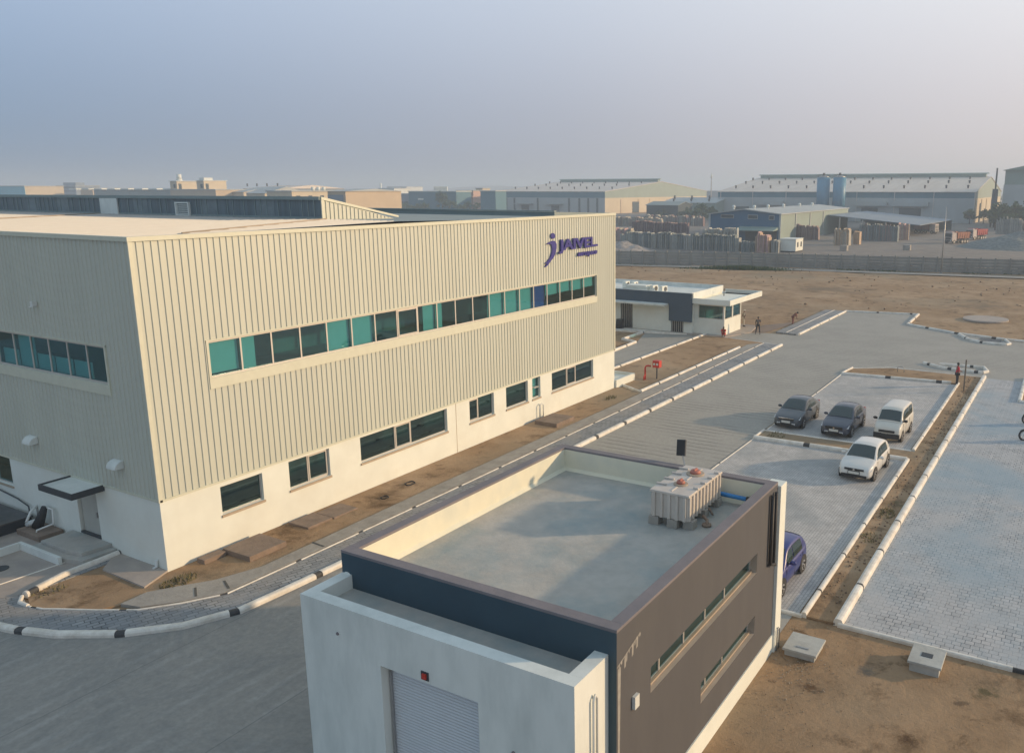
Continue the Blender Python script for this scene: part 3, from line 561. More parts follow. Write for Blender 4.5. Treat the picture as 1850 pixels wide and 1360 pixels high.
MB().fbox(A, W2[0]-.1, W2[1]+.1, W2[2]-.40, W2[2]-.004, -.06, .06).fbox(A, W2[0]-.1, W2[0]-.003, W2[2], W2[3]+.05, 0, .06).fbox(A, W2[1]+.003, W2[1]+.1, W2[2], W2[3]+.05, 0, .06).fbox(A, W2[0]-.1, W2[1]+.1, W2[3]+.003, W2[3]+.06, 0, .055).build('window_flashing', 'trim', hall)
mullB = [WBh[0]+1.31*k for k in range(1, 17)]
window(hall, Bf, *WBh, mull=mullB, inset=0.07, t=0.07, glass='glass', blinds=[(WBh[0]+1.31*k+.05, WBh[0]+1.31*(k+1)-.05, WBh[2]+.05, WBh[3]-.05-(.55 if k != 4 else .0)*1.3, 'blind') for k in (1, 2, 3, 4, 5, 8)])
MB().fbox(Bf, WBh[0]-.1, WBh[1], WBh[2]-.40, WBh[2]-.004, -.06, .055).fbox(Bf, WBh[0]-.1, WBh[0]-.003, WBh[2], WBh[3]+.05, 0, .055).fbox(Bf, WBh[0]-.1, WBh[1], WBh[3]+.003, WBh[3]+.06, 0, .05).build('window_flashing', 'trim', hall)
mullP = {0: [], 1: [6.78], 2: [12.1, 13.2], 3: [18.57], 4: [], 5: [], 6: [27.7, 28.8]}
for k, h in enumerate(holesP):
    wo = window(hall, A, *h, mull=mullP[k], inset=0.15, sill=0.10, glass='glassd' if k not in (5,) else 'glass', opens={1: [(6.81, 7.84)], 2: [(12.13, 13.17)], 3: [(17.76, 18.54)], 6: [(27.73, 28.77)]}.get(k, ()), blinds=[(h[0]+.05, h[1]-.05, h[2]+.05, h[3]-.1, 'blind')] if k == 5 else ())
MB().fbox(A, 23.75, 24.2, 2.15, 2.2, -.1, .12).build('window_flap', 'alu', hall)
window(hall, Bf, *holeB[0], mull=[12.0], inset=0.15, sill=0.08)
d_ = MB().fbox(Bf, 4.30, 5.5, .5, 2.62, -.16, -.10).build('door', 'door', hall); MB().fbox(Bf, 4.42, 4.47, 1.3, 1.5, -.10, -.05).build('handle', 'steel', d_)
MB().fbox(Bf, 4.2, 5.6, .47, .55, -.1, .03).build('door_threshold', 'dark', hall)
cn = MB().fbox(Bf, 3.55, 5.75, 2.72, 2.80, 0.01, 1.18).build('door_canopy', 'whiteb', hall)
MB().fbox(Bf, 3.5, 5.8, 2.62, 2.86, 1.18, 1.24).fbox(Bf, 3.5, 3.55, 2.62, 2.86, 0.01, 1.18).fbox(Bf, 5.75, 5.8, 2.62, 2.86, .01, 1.18).build('fascia', 'dark', cn)
def hood(y, z):
    mb = MB(); r = .29; n = 8
    for k in range(n):
        a, b = math.pi/2*k/n, math.pi/2*(k+1)/n
        for (p, q) in (((y-.29), (y+.29)),):
            mb.face([(-.02-r*1.2*math.sin(a), p, z+r*math.cos(a)), (-.02-r*1.2*math.sin(a), q, z+r*math.cos(a)), (-.02-r*1.2*math.sin(b), q, z+r*math.cos(b)), (-.02-r*1.2*math.sin(b), p, z+r*math.cos(b))], 0, True)
    for yy in (y-.29, y+.29): mb.face([(-.02, yy, z)]+[(-.02-r*1.2*math.sin(math.pi/2*k/n), yy, z+r*math.cos(math.pi/2*k/n)) for k in range(n+1)])
    mb.build('vent_hood', 'whiteb', hall)
hood(2.25, 3.8); hood(8.2, 3.85)
MB().fbox(Bf, 6.42, 6.6, 9.6, 9.78, .03, .2).cyl((-.2, 6.51, 9.6), .09, -.05, n=10).build('wall_lamp', 'pvc', hall)
MB().tube([(-.06, .55, 0.45), (-.06, .55, .2), (-.2, .6, .12)], .06).build('rain_pipe', 'pvc', hall)
# eave/verge cappings, roof, monitors
mb = MB()
mb.fbox(A, -.08, LX+.08, HT-.14, HT+.02, -.1, .08); mb.fbox(Bf, .101, WY, HT-.14, HT+.018, -.1, .08); mb.box(LX-.1, LX+.08, .1, WY, HT-.14, HT+.015)
mb.build('capping', 'trim', hall)
XM = 13.0
mb = MB()
def rslab(x0, z0, x1, z1, y0=.05, y1=WY): mb.face([(x0, y0, z0), (x1, y0, z1), (x1, y1, z1), (x0, y1, z0)], 0)
rslab(.05, HT-.04, XM, HT+.12); 
k = 0.3
while k < WY:
    mb.hexa([(.06, k-.02, HT-.05), (XM, k-.02, HT+.11), (XM, k+.02, HT+.11), (.06, k+.02, HT-.05)], [(.06, k-.012, HT-.01), (XM, k-.012, HT+.155), (XM, k+.012, HT+.155), (.06, k+.012, HT-.01)]); k += .45
mb.build('roof', 'roofmetal', hall)
mb = MB(); rslab(XM, HT+.12, 20, HT-.02); rslab(20, HT-.02, LX-.05, HT-.04); mb.build('rear_roof', mat('dull_grey_roof', (.27, .31, .30), .7, .08, .6), hall)
y0, y1, zt, zb, x1 = 5.1, 44.0, 13.58, HT+.10, 18.3
mon = MB(); Mf = Fr((XM, 0, 0), (0, 1, 0), (-1, 0, 0)); Me = Fr((XM, y0, 0), (1, 0, 0), (0, -1, 0))
mon.extr([(XM, y0, zb-.1), (x1, y0, zb-.15), (XM, y0, zt)], (0, y1-y0, 0), 0)
def zline(u): return zt-(zt-zb)*(u/(x1-XM))
u = .27
while u < x1-XM-.35:
    mon.fbox(Me, u-.03, u+.03, zb-.02, zline(u)-.12, 0, .04, 0); u += .27
mon.hexa([Me(-.05, zt-.10, 0), Me(x1-XM, zb-.02, 0), Me(x1-XM, zb-.02, .07), Me(-.05, zt-.10, .07)], [Me(-.05, zt+.04, 0), Me(x1-XM, zb+.08, 0), Me(x1-XM, zb+.08, .07), Me(-.05, zt+.04, .07)], 1)
mon.fbox(Me, -.05, .12, zb, zt-.1, 0, .06, 1)
mon.fbox(Mf, y0, y1, zt-.12, zt+.05, 0, .16, 2); mon.fbox(Mf, y0, y1, zb-.05, zb+.14, 0, .06, 2)
mo = mon.build('roof_monitor', ['clad', 'trim', 'greyroof'], hall)
g = MB(); g.fbox(Mf, y0, y1, zb+.14, zt-.12, 0, .03, 0)
y = y0+.5
while y < y1:
    if not 22.4 < y < 24.3 and not 15.4 < y < 17: g.fbox(Mf, y-.025, y+.025, zb+.14, zt-.12, .03, .05+.01*random.random(), 1)
    y += random.choice([.45, .5, .9])
for yy in (8.6, 13.2, 19.6, 28, 31.5): g.fbox(Mf, yy, yy+1.4, zb+.14, zt-.12, .031, .036, 2)
g.build('louvre_band', ['monglass', 'greyroof', mat('faded_louvre', (.15, .19, .21), .4, .2, 2)], mo)
MB().fbox(Mf, 22.5, 24.3, zb-.04, zt-.1, .06, .14).build('plain_panel', 'whiteb', mo)
lv = MB(); lv.fbox(Mf, 15.6, 16.85, zb+.02, zb+.1, .03, .16).fbox(Mf, 15.6, 16.85, zb+.72, zb+.8, .03, .16).fbox(Mf, 15.6, 15.68, zb+.1, zb+.72, .03, .16).fbox(Mf, 16.77, 16.85, zb+.1, zb+.72, .03, .16)
for q in range(5): lv.fbox(Mf, 15.68, 16.77, zb+.14+.115*q, zb+.19+.115*q, .05, .13)
lv.build('louvre_vent', 'whiteb', mo)
# rear low bay of the roof
mb = MB(); mb.hexa([(27, .4, HT-.06), (LX-.2, .4, HT-.06), (LX-.2, 44, HT-.06), (27, 44, HT-.06)], [(27, .4, 12.60), (LX-.2, .4, HT), (LX-.2, 44, HT), (27, 44, 12.66)])
mb.box(26.9, 27.15, .35, 44, 12.62, 12.69)
mb.build('rear_roof_bay', 'greyroof', hall)
MB().tube([(.6, 20, HT+.03), (12.8, 24.3, HT+.17)], .03).build('roof_cable', 'sillstone', hall); MB().tube([(2.4, .6, HT+.03), (12.8, 4.6, HT+.17)], .03).build('roof_cable', 'sillstone', hall)

# ---- sign on the hall
def text_mesh(body, size, extrude, loc, shear=0.0, offset=0.0, width=None, name='lettering', m='signblue', parent=None, rot=(R(90), 0, 0), spacing=1.0):
    cu = bpy.data.curves.new(name, 'FONT'); cu.body = body; cu.size = size; cu.extrude = extrude; cu.shear = shear; cu.offset = offset; cu.space_character = spacing; cu.resolution_u = 3
    to = bpy.data.objects.new(name+'_tmp', cu); COL.objects.link(to); bpy.context.view_layer.update()
    me = bpy.data.meshes.new_from_object(to.evaluated_get(bpy.context.evaluated_depsgraph_get())); bpy.data.objects.remove(to); bpy.data.curves.remove(cu)
    me.materials.clear(); me.materials.append(M[m])
    xs = [v.co.x for v in me.vertices]; k = (width/(max(xs)-min(xs))) if width else 1; x0 = min(xs)
    for v in me.vertices: v.co.x = (v.co.x-x0)*k
    me.transform(Matrix.Translation(loc) @ Matrix.Rotation(rot[2], 4, 'Z') @ Matrix.Rotation(rot[0], 4, 'X'))
    o = bpy.data.objects.new(name, me); COL.objects.link(o); o.parent = parent; return o
sg = thing('company_sign', 'deep blue lettering and curved emblem high on the ribbed wall', 'sign')
def spt(zx, zy): q = YP(960+zx/13.21, 400+zy/13.21, -0.1); return (q.x, -0.10, q.z)
sw = [spt(*p) for p in ((360, 552), (415, 510), (470, 480), (520, 462), (560, 470), (585, 500), (605, 545), (607, 620), (592, 720), (565, 800), (530, 870), (480, 930), (430, 1000), (385, 1060), (335, 1098), (322, 1085), (365, 1035), (385, 1010), (322, 1010), (385, 955), (430, 900), (470, 830), (492, 740), (500, 660), (492, 590), (470, 545), (430, 540), (395, 548))]
mb = MB(); mb.extr(sw, (0, .06, 0))
hd = []
for a in range(16): t = 2*math.pi*a/16; hd.append(spt(520+50*math.cos(t), 350+70*math.sin(t)))
mb.extr(hd, (0, .06, 0)); em = mb.build('emblem', 'signblue', sg)
bm = bmesh.new(); bm.from_mesh(em.data); bmesh.ops.recalc_face_normals(bm, faces=bm.faces); bmesh.ops.triangulate(bm, faces=[f for f in bm.faces if len(f.verts) > 4]); bm.to_mesh(em.data); bm.free()
text_mesh('JAIVE', 0.90, .05, (26.62, -.12, 10.30), offset=.03, width=3.76, parent=sg, spacing=.98)
mb = MB(); mb.box(30.44, 30.64, -.17, -.07, 10.30, 10.94).box(30.44, 31.32, -.168, -.072, 10.30, 10.43).build('lettering', 'signblue', sg)
text_mesh('aerospace', 0.46, .04, (28.85, -.12, 9.80), shear=.35, offset=.02, width=2.4, parent=sg, spacing=1.05)
rebase(sg, (28.8, -.1, 9.4))

# ---- planter box at the hall corner, platform and steps, left clutter
pb = MB(); pb.box(33.9, 36.7, -.15, 0.0, 0, .62).box(36.55, 36.7, 0, 2.2, 0, .62).box(33.9, 36.55, 0, 2.2, 0, .45)
tag(pb.build('planter_wall', ['white']), 'low white planter wall at the right corner of the hall', 'planter')
pl = MB(); pl.prism([(-.02, 3.2), (-1.3, 3.2), (-1.6, 4.3), (-1.6, 6.4), (-.02, 6.4)], .1, .3).prism([(-.02, 3.5), (-1.1, 3.6), (-1.25, 4.4), (-1.25, 6.2), (-.02, 6.2)], .3, .45)
tag(pl.build('entrance_steps', ['deck'], bevel=.01), 'weathered concrete platform and steps before the side door', 'steps')
tag(MB().box(-1.75, -1.62, 4.0, 6.9, .1, .42).box(-4.5, -1.75, 6.77, 6.9, .1, .42).build('low_wall', ['whiteb'], bevel=.01), 'low white wall beside the entrance platform', 'low wall')
ch = MB(); ch.box(-1.0, -.05, 6.9, 8.6, .1, .34); tag(ch.build('drain_cover', ['brownslab'], bevel=.01), 'brownish concrete cover against the shaded wall below the pipes', 'cover')
tk = thing('sunken_tank', 'black lidded pit with dark sides left of the white pipes', 'tank pit')
MB().box(-2.2, -.25, 8.9, 14, .1, .55).build('side_wall', 'dark', tk); MB().box(-2.25, -.2, 8.85, 14.05, .553, .61).build('lid', mat('wet_dark_lid', (.06, .065, .07), .5, .5, 1.2, stain=(.16, .14, .12), stain_amt=.6, stain_scale=.8), tk)
rebase(tk, (-1.2, 11, .1))
pp = thing('wall_pipes', 'white plastic pipes with a black sleeve on the shaded wall', 'pipes')
MB().tube([(-.12, 8.6, .2), (-.12, 8.6, 1.05), (-.5, 8.3, 1.0), (-.8, 8.15, .65)], .05).build('pipe', 'pvc', pp)
MB().tube([(-.15, 7.3, 1.15), (-.2, 7.3, .55), (-.75, 7.5, .42), (-.78, 7.52, .2)], .04).tube([(-.15, 7.3, 1.15), (-.15, 7.9, 1.15)], .035).build('pipe', 'pvc', pp)
MB().tube([(-.5, 8.0, .36), (-.35, 7.85, .8), (-.2, 7.8, 1.2)], [.22, .17, .11], n=12).build('sleeve', 'black', pp)
MB().tube([(-.6, 8.5, .42), (-.45, 8.0, .62)], .12).build('pipe', 'pvc', pp)
rebase(pp, (-.2, 8, .1))
cb = MB().tube([(-.05, 14, 1.4), (-.1, 12, 1.25), (-.08, 10.2, 1.05), (-.12, 9.3, .9), (-.15, 9.2, .65)], .03)
tag(cb.build('wall_cable', 'dark'), 'dark cable sagging along the white wall at far left', 'cable')
sk = MB(); sk.cyl((-3.0, 5.6, .12), .28, .02, n=20); tag(sk.build('manhole', 'dark'), 'round dark drain lid in the apron', 'drain lid')

# concrete covers and litter in the wall bed
def slab(name, pts, h, m, label, cat, z0=.05):
    o = MB().prism(pts, z0, z0+h).build(name, m, bevel=.015); return tag(o, label, cat)
slab('manhole_cover', [(2.05, -1.95), (3.75, -1.95), (3.75, -.35), (2.05, -.35)], .24, 'brownslab', 'large brown concrete cover below the first ground window', 'cover')
slab('manhole_cover', [(1.05, -.65), (2.0, -.65), (2.0, -.2), (1.05, -.2)], .2, 'brownslab', 'small brown concrete cover nearest the hall corner', 'cover')
slab('manhole_cover', [(5.3, -1.4), (6.6, -1.4), (6.6, -.2), (5.3, -.2)], .12, 'brownslab', 'flat brown cover under the second ground window, nearer half', 'cover')
slab('manhole_cover', [(6.65, -1.45), (8.0, -1.45), (8.0, -.35), (6.65, -.35)], .10, 'brownslab', 'flat brown cover under the second ground window, farther half', 'cover')
slab('manhole_cover', [(23.2, -2.05), (25.2, -2.05), (25.2, -.45), (23.2, -.45)], .26, 'brownslab', 'brown concrete cover below the narrow window', 'cover')
tag(MB().tube([(24.2, -.15, .1), (24.2, -.15, .95), (24.4, -.15, 1.05), (24.6, -.15, .95), (24.6, -.15, .1)], .035).build('vent_pipe', 'pvc'), 'thin white hooped pipe standing behind the cover by the narrow window', 'pipe')
for k, (x, y, r) in enumerate(((11.6, -1.2, .22), (9.6, -1.5, .16))):
    mb = MB(); P = [(x+r*math.cos(t)*1.2, y+r*math.sin(t), .10+.02*math.sin(3*t)) for t in [2*math.pi*i/14 for i in range(15)]]; mb.tube(P, .03, n=6)
    tag(mb.build('hose_coil', 'black'), ['small dark hose ring lying in the soil bed, farther one', 'small dark hose ring lying in the soil bed, nearer one'][k], 'hose')
def tuft(x, y, z, r, n, m, label, name='weed_tuft', h=.2, kind=None):
    mb = MB(); rn = random.Random(int(x*97+y*31))
    for i in range(n):
        a = rn.uniform(0, 6.28); q = r*math.sqrt(rn.random()); px, py = x+q*math.cos(a), y+q*math.sin(a)*.6; b = rn.uniform(0, 6.28); l = rn.uniform(.5, 1)*h
        dx, dy = math.cos(b)*.03, math.sin(b)*.03; lx, ly = rn.uniform(-.6, .6)*l, rn.uniform(-.6, .6)*l
        mb.face([(px-dx, py-dy, z), (px+dx, py+dy, z), (px+lx, py+ly, z+l)])
    o = mb.build(name, m); return tag(o, label, 'weeds', kind=kind)
M['drygrass'] = mat('dry_grass', (.17, .15, .07), .9, .3, 2)
tuft(-.3, -2.0+.9, .075, .7, 160, 'drygrass', 'tuft of olive dry weeds in the soil bed near the corner', h=.16)
tuft(31.0, -1.3, .075, .6, 60, 'drygrass', 'dry weeds beside the planter wall', h=.2)
tuft(-3.0, 2.2, .075, .6, 50, 'drygrass', 'sparse weeds inside the curved kerb tip', h=.12)
tuft(28.0, -14.0, .09, .8, 110, 'drygrass', 'sparse grass at the left end of the middle island', h=.10)
tuft(16, -22.0, .09, .6, 60, 'drygrass', 'twiggy weeds in the soil strip beside the white hatchback', h=.15)
tuft(19, -22.1, .09, .6, 90, 'drygrass', 'dry grass patch half way down the soil strip', h=.18)

# ---- hydrant and hose box
hy = thing('hose_box', 'red fire hose box on a post with a bent red standpipe', 'fire hose box')
MB().box(37.6, 38.05, -1.7, -1.15, .98, 1.5).build('box', 'red', hy, bevel=.02)
for yy in (-1.55, -1.3): MB().cyl((37.59, yy, 1.25), .09, .02, axis=(-1, 0, 0), n=16).build('dial', 'whiteb', hy)
MB().box(37.78, 37.86, -1.46, -1.38, .08, .95).build('post', 'dark', hy)
MB().tube([(37.2, -.75, .08), (37.2, -.75, 1.0), (37.25, -.8, 1.12), (37.35, -.95, 1.15), (37.5, -1.05, 1.1)], .065).tube([(37.2, -.75, .5), (37.0, -.75, .35), (37.0, -.75, .1)], .05).build('standpipe', 'red', hy)
rebase(hy, (37.6, -1.2, .08))

# ================================================================ ANNEX IN FRONT
AX0, AX1, AY0, AY1, AZ = -3.3, 6.85, -21.0, -13.1, 5.2
an = thing('utility_building', 'dark grey flat roofed block with a pale roof terrace nearest the viewer', 'building')
Ar = Fr((0, AY0, 0), (1, 0, 0), (0, -1, 0)); Af = Fr((AX0, 0, 0), (0, 1, 0), (-1, 0, 0))
s1 = (-1.73, 5.2, 2.88, 3.52); s2 = (1.18, 5.2, .9, 1.5)
mb = MB(); wall_holes(mb, Ar, AX0, 6.87, .04, 5.13, [s1, s2], .28, 0, 1)
mb.build('side_wall', ['greywall', mat('recess_plaster', (.42, .36, .30), .85, .08, 2, bump=.1)], an)
mb = MB(); mb.face([Af(AY0, -.583), Af(AY1, -.583), Af(AY1, 5.13), Af(AY0, 5.13)]); mb.face([(AX0, AY1, -.583), (AX1, AY1, -.583), (AX1, AY1, 5.13), (AX0, AY1, 5.13)]); mb.build('front_wall', 'navy', an)
mb = MB(); mb.face([(AX1+.02, AY1, -.583), (AX1+.02, AY0, -.583), (AX1+.02, AY0, AZ-.3), (AX1+.02, AY1, AZ-.3)]); mb.build('back_wall', 'white', an)
for h, mu in ((s1, [-.88, .5, 1.83, 3.18, 4.4][:4]), (s2, [1.95, 3.15, 4.3][:2])):
    window(an, Ar, *h, mull=mu, inset=.24, t=.05, name='slit_window')
    MB().fbox(Ar, h[0]-.02, h[1]+.0, h[2]+.002, h[2]+.05, -.2, -.13).build('sill', 'sillstone', an)
mb = MB(); mb.box(AX0+.3, AX1-.5, AY0+.5, AY0+.55, 0, 4); mb.build('interior', 'inside', an)
mb = MB(); mb.fbox(Ar, AX0+.02, 6.9, -.583, .038, -.1, .035); mb.build('base_plinth', 'white', an)
# roof: slab, parapet with coping, pale inner faces
PT = .30
mb = MB(); mb.face([(AX0+PT, AY0+PT, 4.4), (AX1-PT, AY0+PT, 4.4), (AX1-PT, AY1-PT, 4.4), (AX0+PT, AY1-PT, 4.4)]); mb.build('roof_deck', 'deck', an)
mb = MB()
i0, i1, j0, j1 = AX0+PT, AX1-PT, AY0+PT, AY1-PT
for a, b in (((i0, j0), (i1, j0)), ((i1, j0), (i1, j1)), ((i1, j1), (i0, j1)), ((i0, j1), (i0, j0))):
    mb.face([(a[0], a[1], 4.39), (b[0], b[1], 4.39), (b[0], b[1], 5.13), (a[0], a[1], 5.13)])
M['parapet'] = mat('cream_parapet_paint', (0.70, 0.68, 0.55), .8, .05, 1.0, stain=(.5, .54, .5), stain_amt=.4, stain_scale=.9)
# mortar fillet along the foot
for a, b, n in (((i0, j1), (i1, j1), (0, -1)), ((i1, j0), (i1, j1), (-1, 0)), ((i0, j0), (i1, j0), (0, 1))):
    mb.face([(a[0]+n[0]*.10, a[1]+n[1]*.10, 4.402), (b[0]+n[0]*.10, b[1]+n[1]*.10, 4.402), (b[0], b[1], 4.5), (a[0], a[1], 4.5)])
mb.build('parapet_inner_face', 'parapet', an)
mb = MB(); e = .0
mb.box(AX0-.004, AX0+PT, AY0-.004, AY1+.004, 5.13, AZ).box(AX1-PT, AX1+.02, AY0-.004, AY1+.004, 5.13, AZ).box(AX0+PT, AX1-PT, AY0-.004, AY0+PT, 5.13, AZ).box(AX0+PT, AX1-PT, AY1-PT, AY1, 5.13, AZ)
mb.build('parapet_coping', 'coping', an, bevel=.006)
# pale fin at the far corner with dark pipes before it
MB().box(6.89, 7.44, AY0-.10, AY0+.4, -.583, 5.06).build('corner_fin', 'white', an, bevel=.01)
MB().tube([(6.18, AY0-.08, 5.0), (6.18, AY0-.08, 2.75), (6.5, AY0-.12, 2.65)], .06).build('drain_pipe', 'black', an)
MB().tube([(6.5, AY0-.08, 5.0), (6.5, AY0-.08, 2.7)], .05).build('drain_pipe', 'black', an)
MB().tube([(7.0, AY0-.15, -.55), (7.0, AY0-.15, .15), (7.1, AY0-.15, .22), (7.2, AY0-.15, .15), (7.2, AY0-.15, -.55)], .025).build('hoop_pipe', 'steel', an)
MB().fbox(Ar, -2.62, -2.42, 3.0, 3.3, .003, .08).build('junction_box', 'pvc', an)
# runoff stains on the wall corner
mb = MB(); rn = random.Random(4)
for k in range(9):
    u = AX0+.12+.11*k+rn.uniform(-.03, .03); l = rn.uniform(.05, .32); z = 4.36+.035*k; ww = rn.uniform(.015, .05)
    mb.face([Ar(u-ww, z-l, .003), Ar(u+ww*.6, z-l*.9, .003), Ar(u+ww, z, .003), Ar(u-ww*.8, z+.03, .003)])
mb.face([Ar(AX0+.0, 4.33, .004), Ar(AX0+1.0, 4.62, .004), Ar(AX0+1.0, 4.65, .004), Ar(AX0+0, 4.36, .004)])
mb.face([Ar(AX0+.06, 1.6, .003), Ar(AX0+.12, 1.6, .003), Ar(AX0+.17, 4.3, .003), Ar(AX0+.04, 4.3, .003)])
mb.build('lime_stain', mat('lime_runoff', (.30, .29, .27), .9, .2, 5), an)
# front white block
BX, BY0, BY1, BZ = -4.62, -20.8, -13.1, 4.6
Fb = Fr((BX, 0, 0), (0, 1, 0), (-1, 0, 0)); Rb = Fr((0, BY0, 0), (1, 0, 0), (0, -1, 0))
dr = (-18.4, -15.62, -.583, 3.47)
mb = MB(); wall_holes(mb, Fb, BY0, BY1, -.583, BZ, [dr], .42)
mb.face([(BX, BY0, -.583), (AX0, BY0, -.583), (AX0, BY0, BZ), (BX, BY0, BZ)]); mb.face([(BX, BY1, -.583), (AX0, BY1, -.583), (AX0, BY1, BZ), (BX, BY1, BZ)])
t_ = .33
for q in ((BX, BX+t_, BY0, BY1), (BX+t_, AX0, BY0, BY0+t_), (BX+t_, AX0-.0, BY1-t_, BY1)):
    mb.box(q[0]+.001, q[1]-.001, q[2]+.001, q[3]-.001, 4.15, BZ+.002)
pw = mb.build('porch_block', 'whiteb', an)
mb = MB(); mb.tube([(AX0-.02, BY1-.165, BZ-.12), (AX0+.25-.1, BY1-.165, BZ-.12)], .165, n=16); mb.build('rounded_parapet_end', 'whiteb', pw)
MB().box(BX+.2, AX0-.003, BY0+.2, BY1-.2, 4.1, 4.24).build('porch_roof', 'deck', pw)
sh = MB(); n = 52
for k in range(n):
    z = -.56+k*4.03/n; hgt = 4.03/n; sh.face([Fb(dr[0], z, -.30), Fb(dr[1], z, -.30), Fb(dr[1], z+hgt*.5, -.286), Fb(dr[0], z+hgt*.5, -.286)], 0); sh.face([Fb(dr[0], z+hgt*.5, -.286), Fb(dr[1], z+hgt*.5, -.286), Fb(dr[1], z+hgt, -.30), Fb(dr[0], z+hgt, -.30)], 0)
sh.build('roller_shutter', 'shutter', an)
MB().fbox(Fb, dr[1]-.06, dr[1]-.02, -.58, 3.46, -.27, -.22).build('shutter_guide', 'steel', an); MB().fbox(Fb, dr[0]+.02, dr[0]+.06, -.58, 3.46, -.27, -.22).build('shutter_guide', 'steel', an)
MB().fbox(Fb, -17.01, -16.90, 3.58, 3.70, 0, .06).build('alarm_sounder', 'red', an); MB().fbox(Fb, -17.06, -16.85, 3.54, 3.74, -.01, .02).build('sounder_plate', 'dark', an)
MB().tube([(-4.0, BY0-.06, -.58), (-4.0, BY0-.06, 3.95), (-3.93, BY0-.06, 4.05), (-3.86, BY0-.06, 3.95), (-3.86, BY0-.06, -.58)], .028).build('conduit', 'pvc', pw)
MB().cyl((BX-.003, -19.3, 2.6), .045, .02, axis=(-1, 0, 0), n=12).cyl((BX-.003, -14.3, 3.9), .04, .02, axis=(-1, 0, 0), n=12).build('wall_plug', 'coping', pw)
rebase(an, (1.2, -17, -.583))
def refit(o): o.scale = (.96, .96, .96); o.location = Vector(o.location)*.96+Vector((-.673, -1.142, .56))
refit(an)

# ---- water tank on the terrace
wt = thing('water_tank', 'ribbed off-white plastic water tank with two red lids on the terrace', 'water tank')
tx0, tx1, ty0, ty1, tz0, tz1 = 3.75, 6.15, -19.38, -18.22, 4.66, 5.46
mb = MB(); mb.box(tx0, tx1, ty0, ty1, tz0, tz1-.03); mb.box(tx0-.05, tx1+.05, ty0-.05, ty1+.05, tz1-.06, tz1+.012)
for k in range(10):
    x = tx0+.04+k*(tx1-tx0-.16)/9; mb.hexa([(x, ty0-.05, tz0), (x+.08, ty0-.05, tz0), (x+.1, ty0, tz0), (x-.02, ty0, tz0)], [(x, ty0-.05, tz1-.06), (x+.08, ty0-.05, tz1-.06), (x+.1, ty0, tz1-.06), (x-.02, ty0, tz1-.06)]); mb.box(x, x+.08, ty1, ty1+.04, tz0, tz1-.06)
for k in range(5):
    y = ty0+.05+k*(ty1-ty0-.18)/4; mb.box(tx0-.05, tx0, y, y+.1, tz0, tz1-.06)
for k in range(4):
    x = tx0+.45+k*.52; mb.box(x, x+.07, ty1-.25, ty1+.09, tz1+.013, tz1+.06); mb.box(x+.1, x+.17, ty0-.06, ty0+.1, tz1-.02, tz1+.07)
mb.box(tx0+.1, tx0+.5, -18.83, -18.76, tz1, tz1+.03).box(tx0+1.15, tx0+1.5, -18.83, -18.76, tz1, tz1+.03).box(tx1-.45, tx1-.08, -18.83, -18.76, tz1, tz1+.03)
mb.build('tank_body', 'tank', wt, bevel=.015)
for x, r in ((4.5, .17), (5.55, .22)):
    l = MB().cyl((x, -18.8, tz1), r*1.25, .05, n=20, m=1).cyl((x, -18.8, tz1+.05), r*.8, .09, n=12, r2=r*.62).build('lid', ['redlid', 'sillstone'], wt)
    MB().box(x-r*.5, x+r*.5, -18.83, -18.77, tz1+.14, tz1+.18).build('handle', 'redlid', l)
rebase(wt, (4.95, -18.8, tz0)); refit(wt)
cbk = None
for k, (x, y) in enumerate(((3.72, -18.35), (3.72, -18.95), (3.85, -19.4), (4.85, -18.4), (4.85, -19.35), (5.85, -18.4), (5.85, -19.35))):
    if cbk is None: cbk = MB().box(-.12, .2, -.16, .16, 0, .25).build('concrete_block', 'conc', bevel=.01); o = cbk
    else: o = cbk.copy(); COL.objects.link(o)
    o.location = (x+.1, y+.05, 4.402); refit(o)
    tag(o, ['pale block under the near left corner of the tank', 'pale block under the near edge of the tank, middle one', 'block under the near right corner of the tank'][k] if k < 3 else 'concrete block under the far half of the water tank', 'block', 'concrete blocks under the water tank')
ofit = tag(MB().tube([(4.55, -19.5, 4.62), (4.55, -19.65, 4.5), (4.3, -19.75, 4.44)], .05).tube([(5.1, -19.46, 4.66), (5.1, -19.6, 4.45)], .035).cyl((4.35, -19.72, 4.41), .14, .06, n=14).build('outlet_pipe', 'brownslab'), 'rusty brown outlet fitting beside the tank foot', 'fitting'); refit(ofit)
bpo = tag(MB().tube([(6.3, -19.0, 4.72), (6.32, -19.6, 4.68), (6.32, -20.25, 4.66)], .07).cyl((6.32, -20.2, 4.66), .09, .2, m=1, axis=(0, -1, 0), n=14).tube([(6.32, -20.4, 4.66), (6.32, -20.55, 4.64)], .05, m=1).build('blue_pipe', ['bluepipe', 'black']), 'bright blue pipe running from the tank to the parapet', 'pipe'); refit(bpo)
fl = thing('flood_lamp', 'black floodlight on a short arm at the far parapet', 'lamp')
MB().bar((6.86, -17.85, 5.2), (7.3, -17.55, 5.42), .035).build('arm', 'steel', fl)
c = Vector((7.34, -17.5, 5.62)); mb = MB(); mb.box(-.05, .05, -.16, .16, -.27, .27); hb = mb.build('lamp_head', 'dark', fl, bevel=.02); hb.location = c; hb.rotation_euler = (R(-6), R(18), 0)
MB().box(-.058, -.05, -.13, .13, -.24, .24).build('lens', 'black', hb)
rebase(fl, (6.9, -17.55, 5.2)); refit(fl)
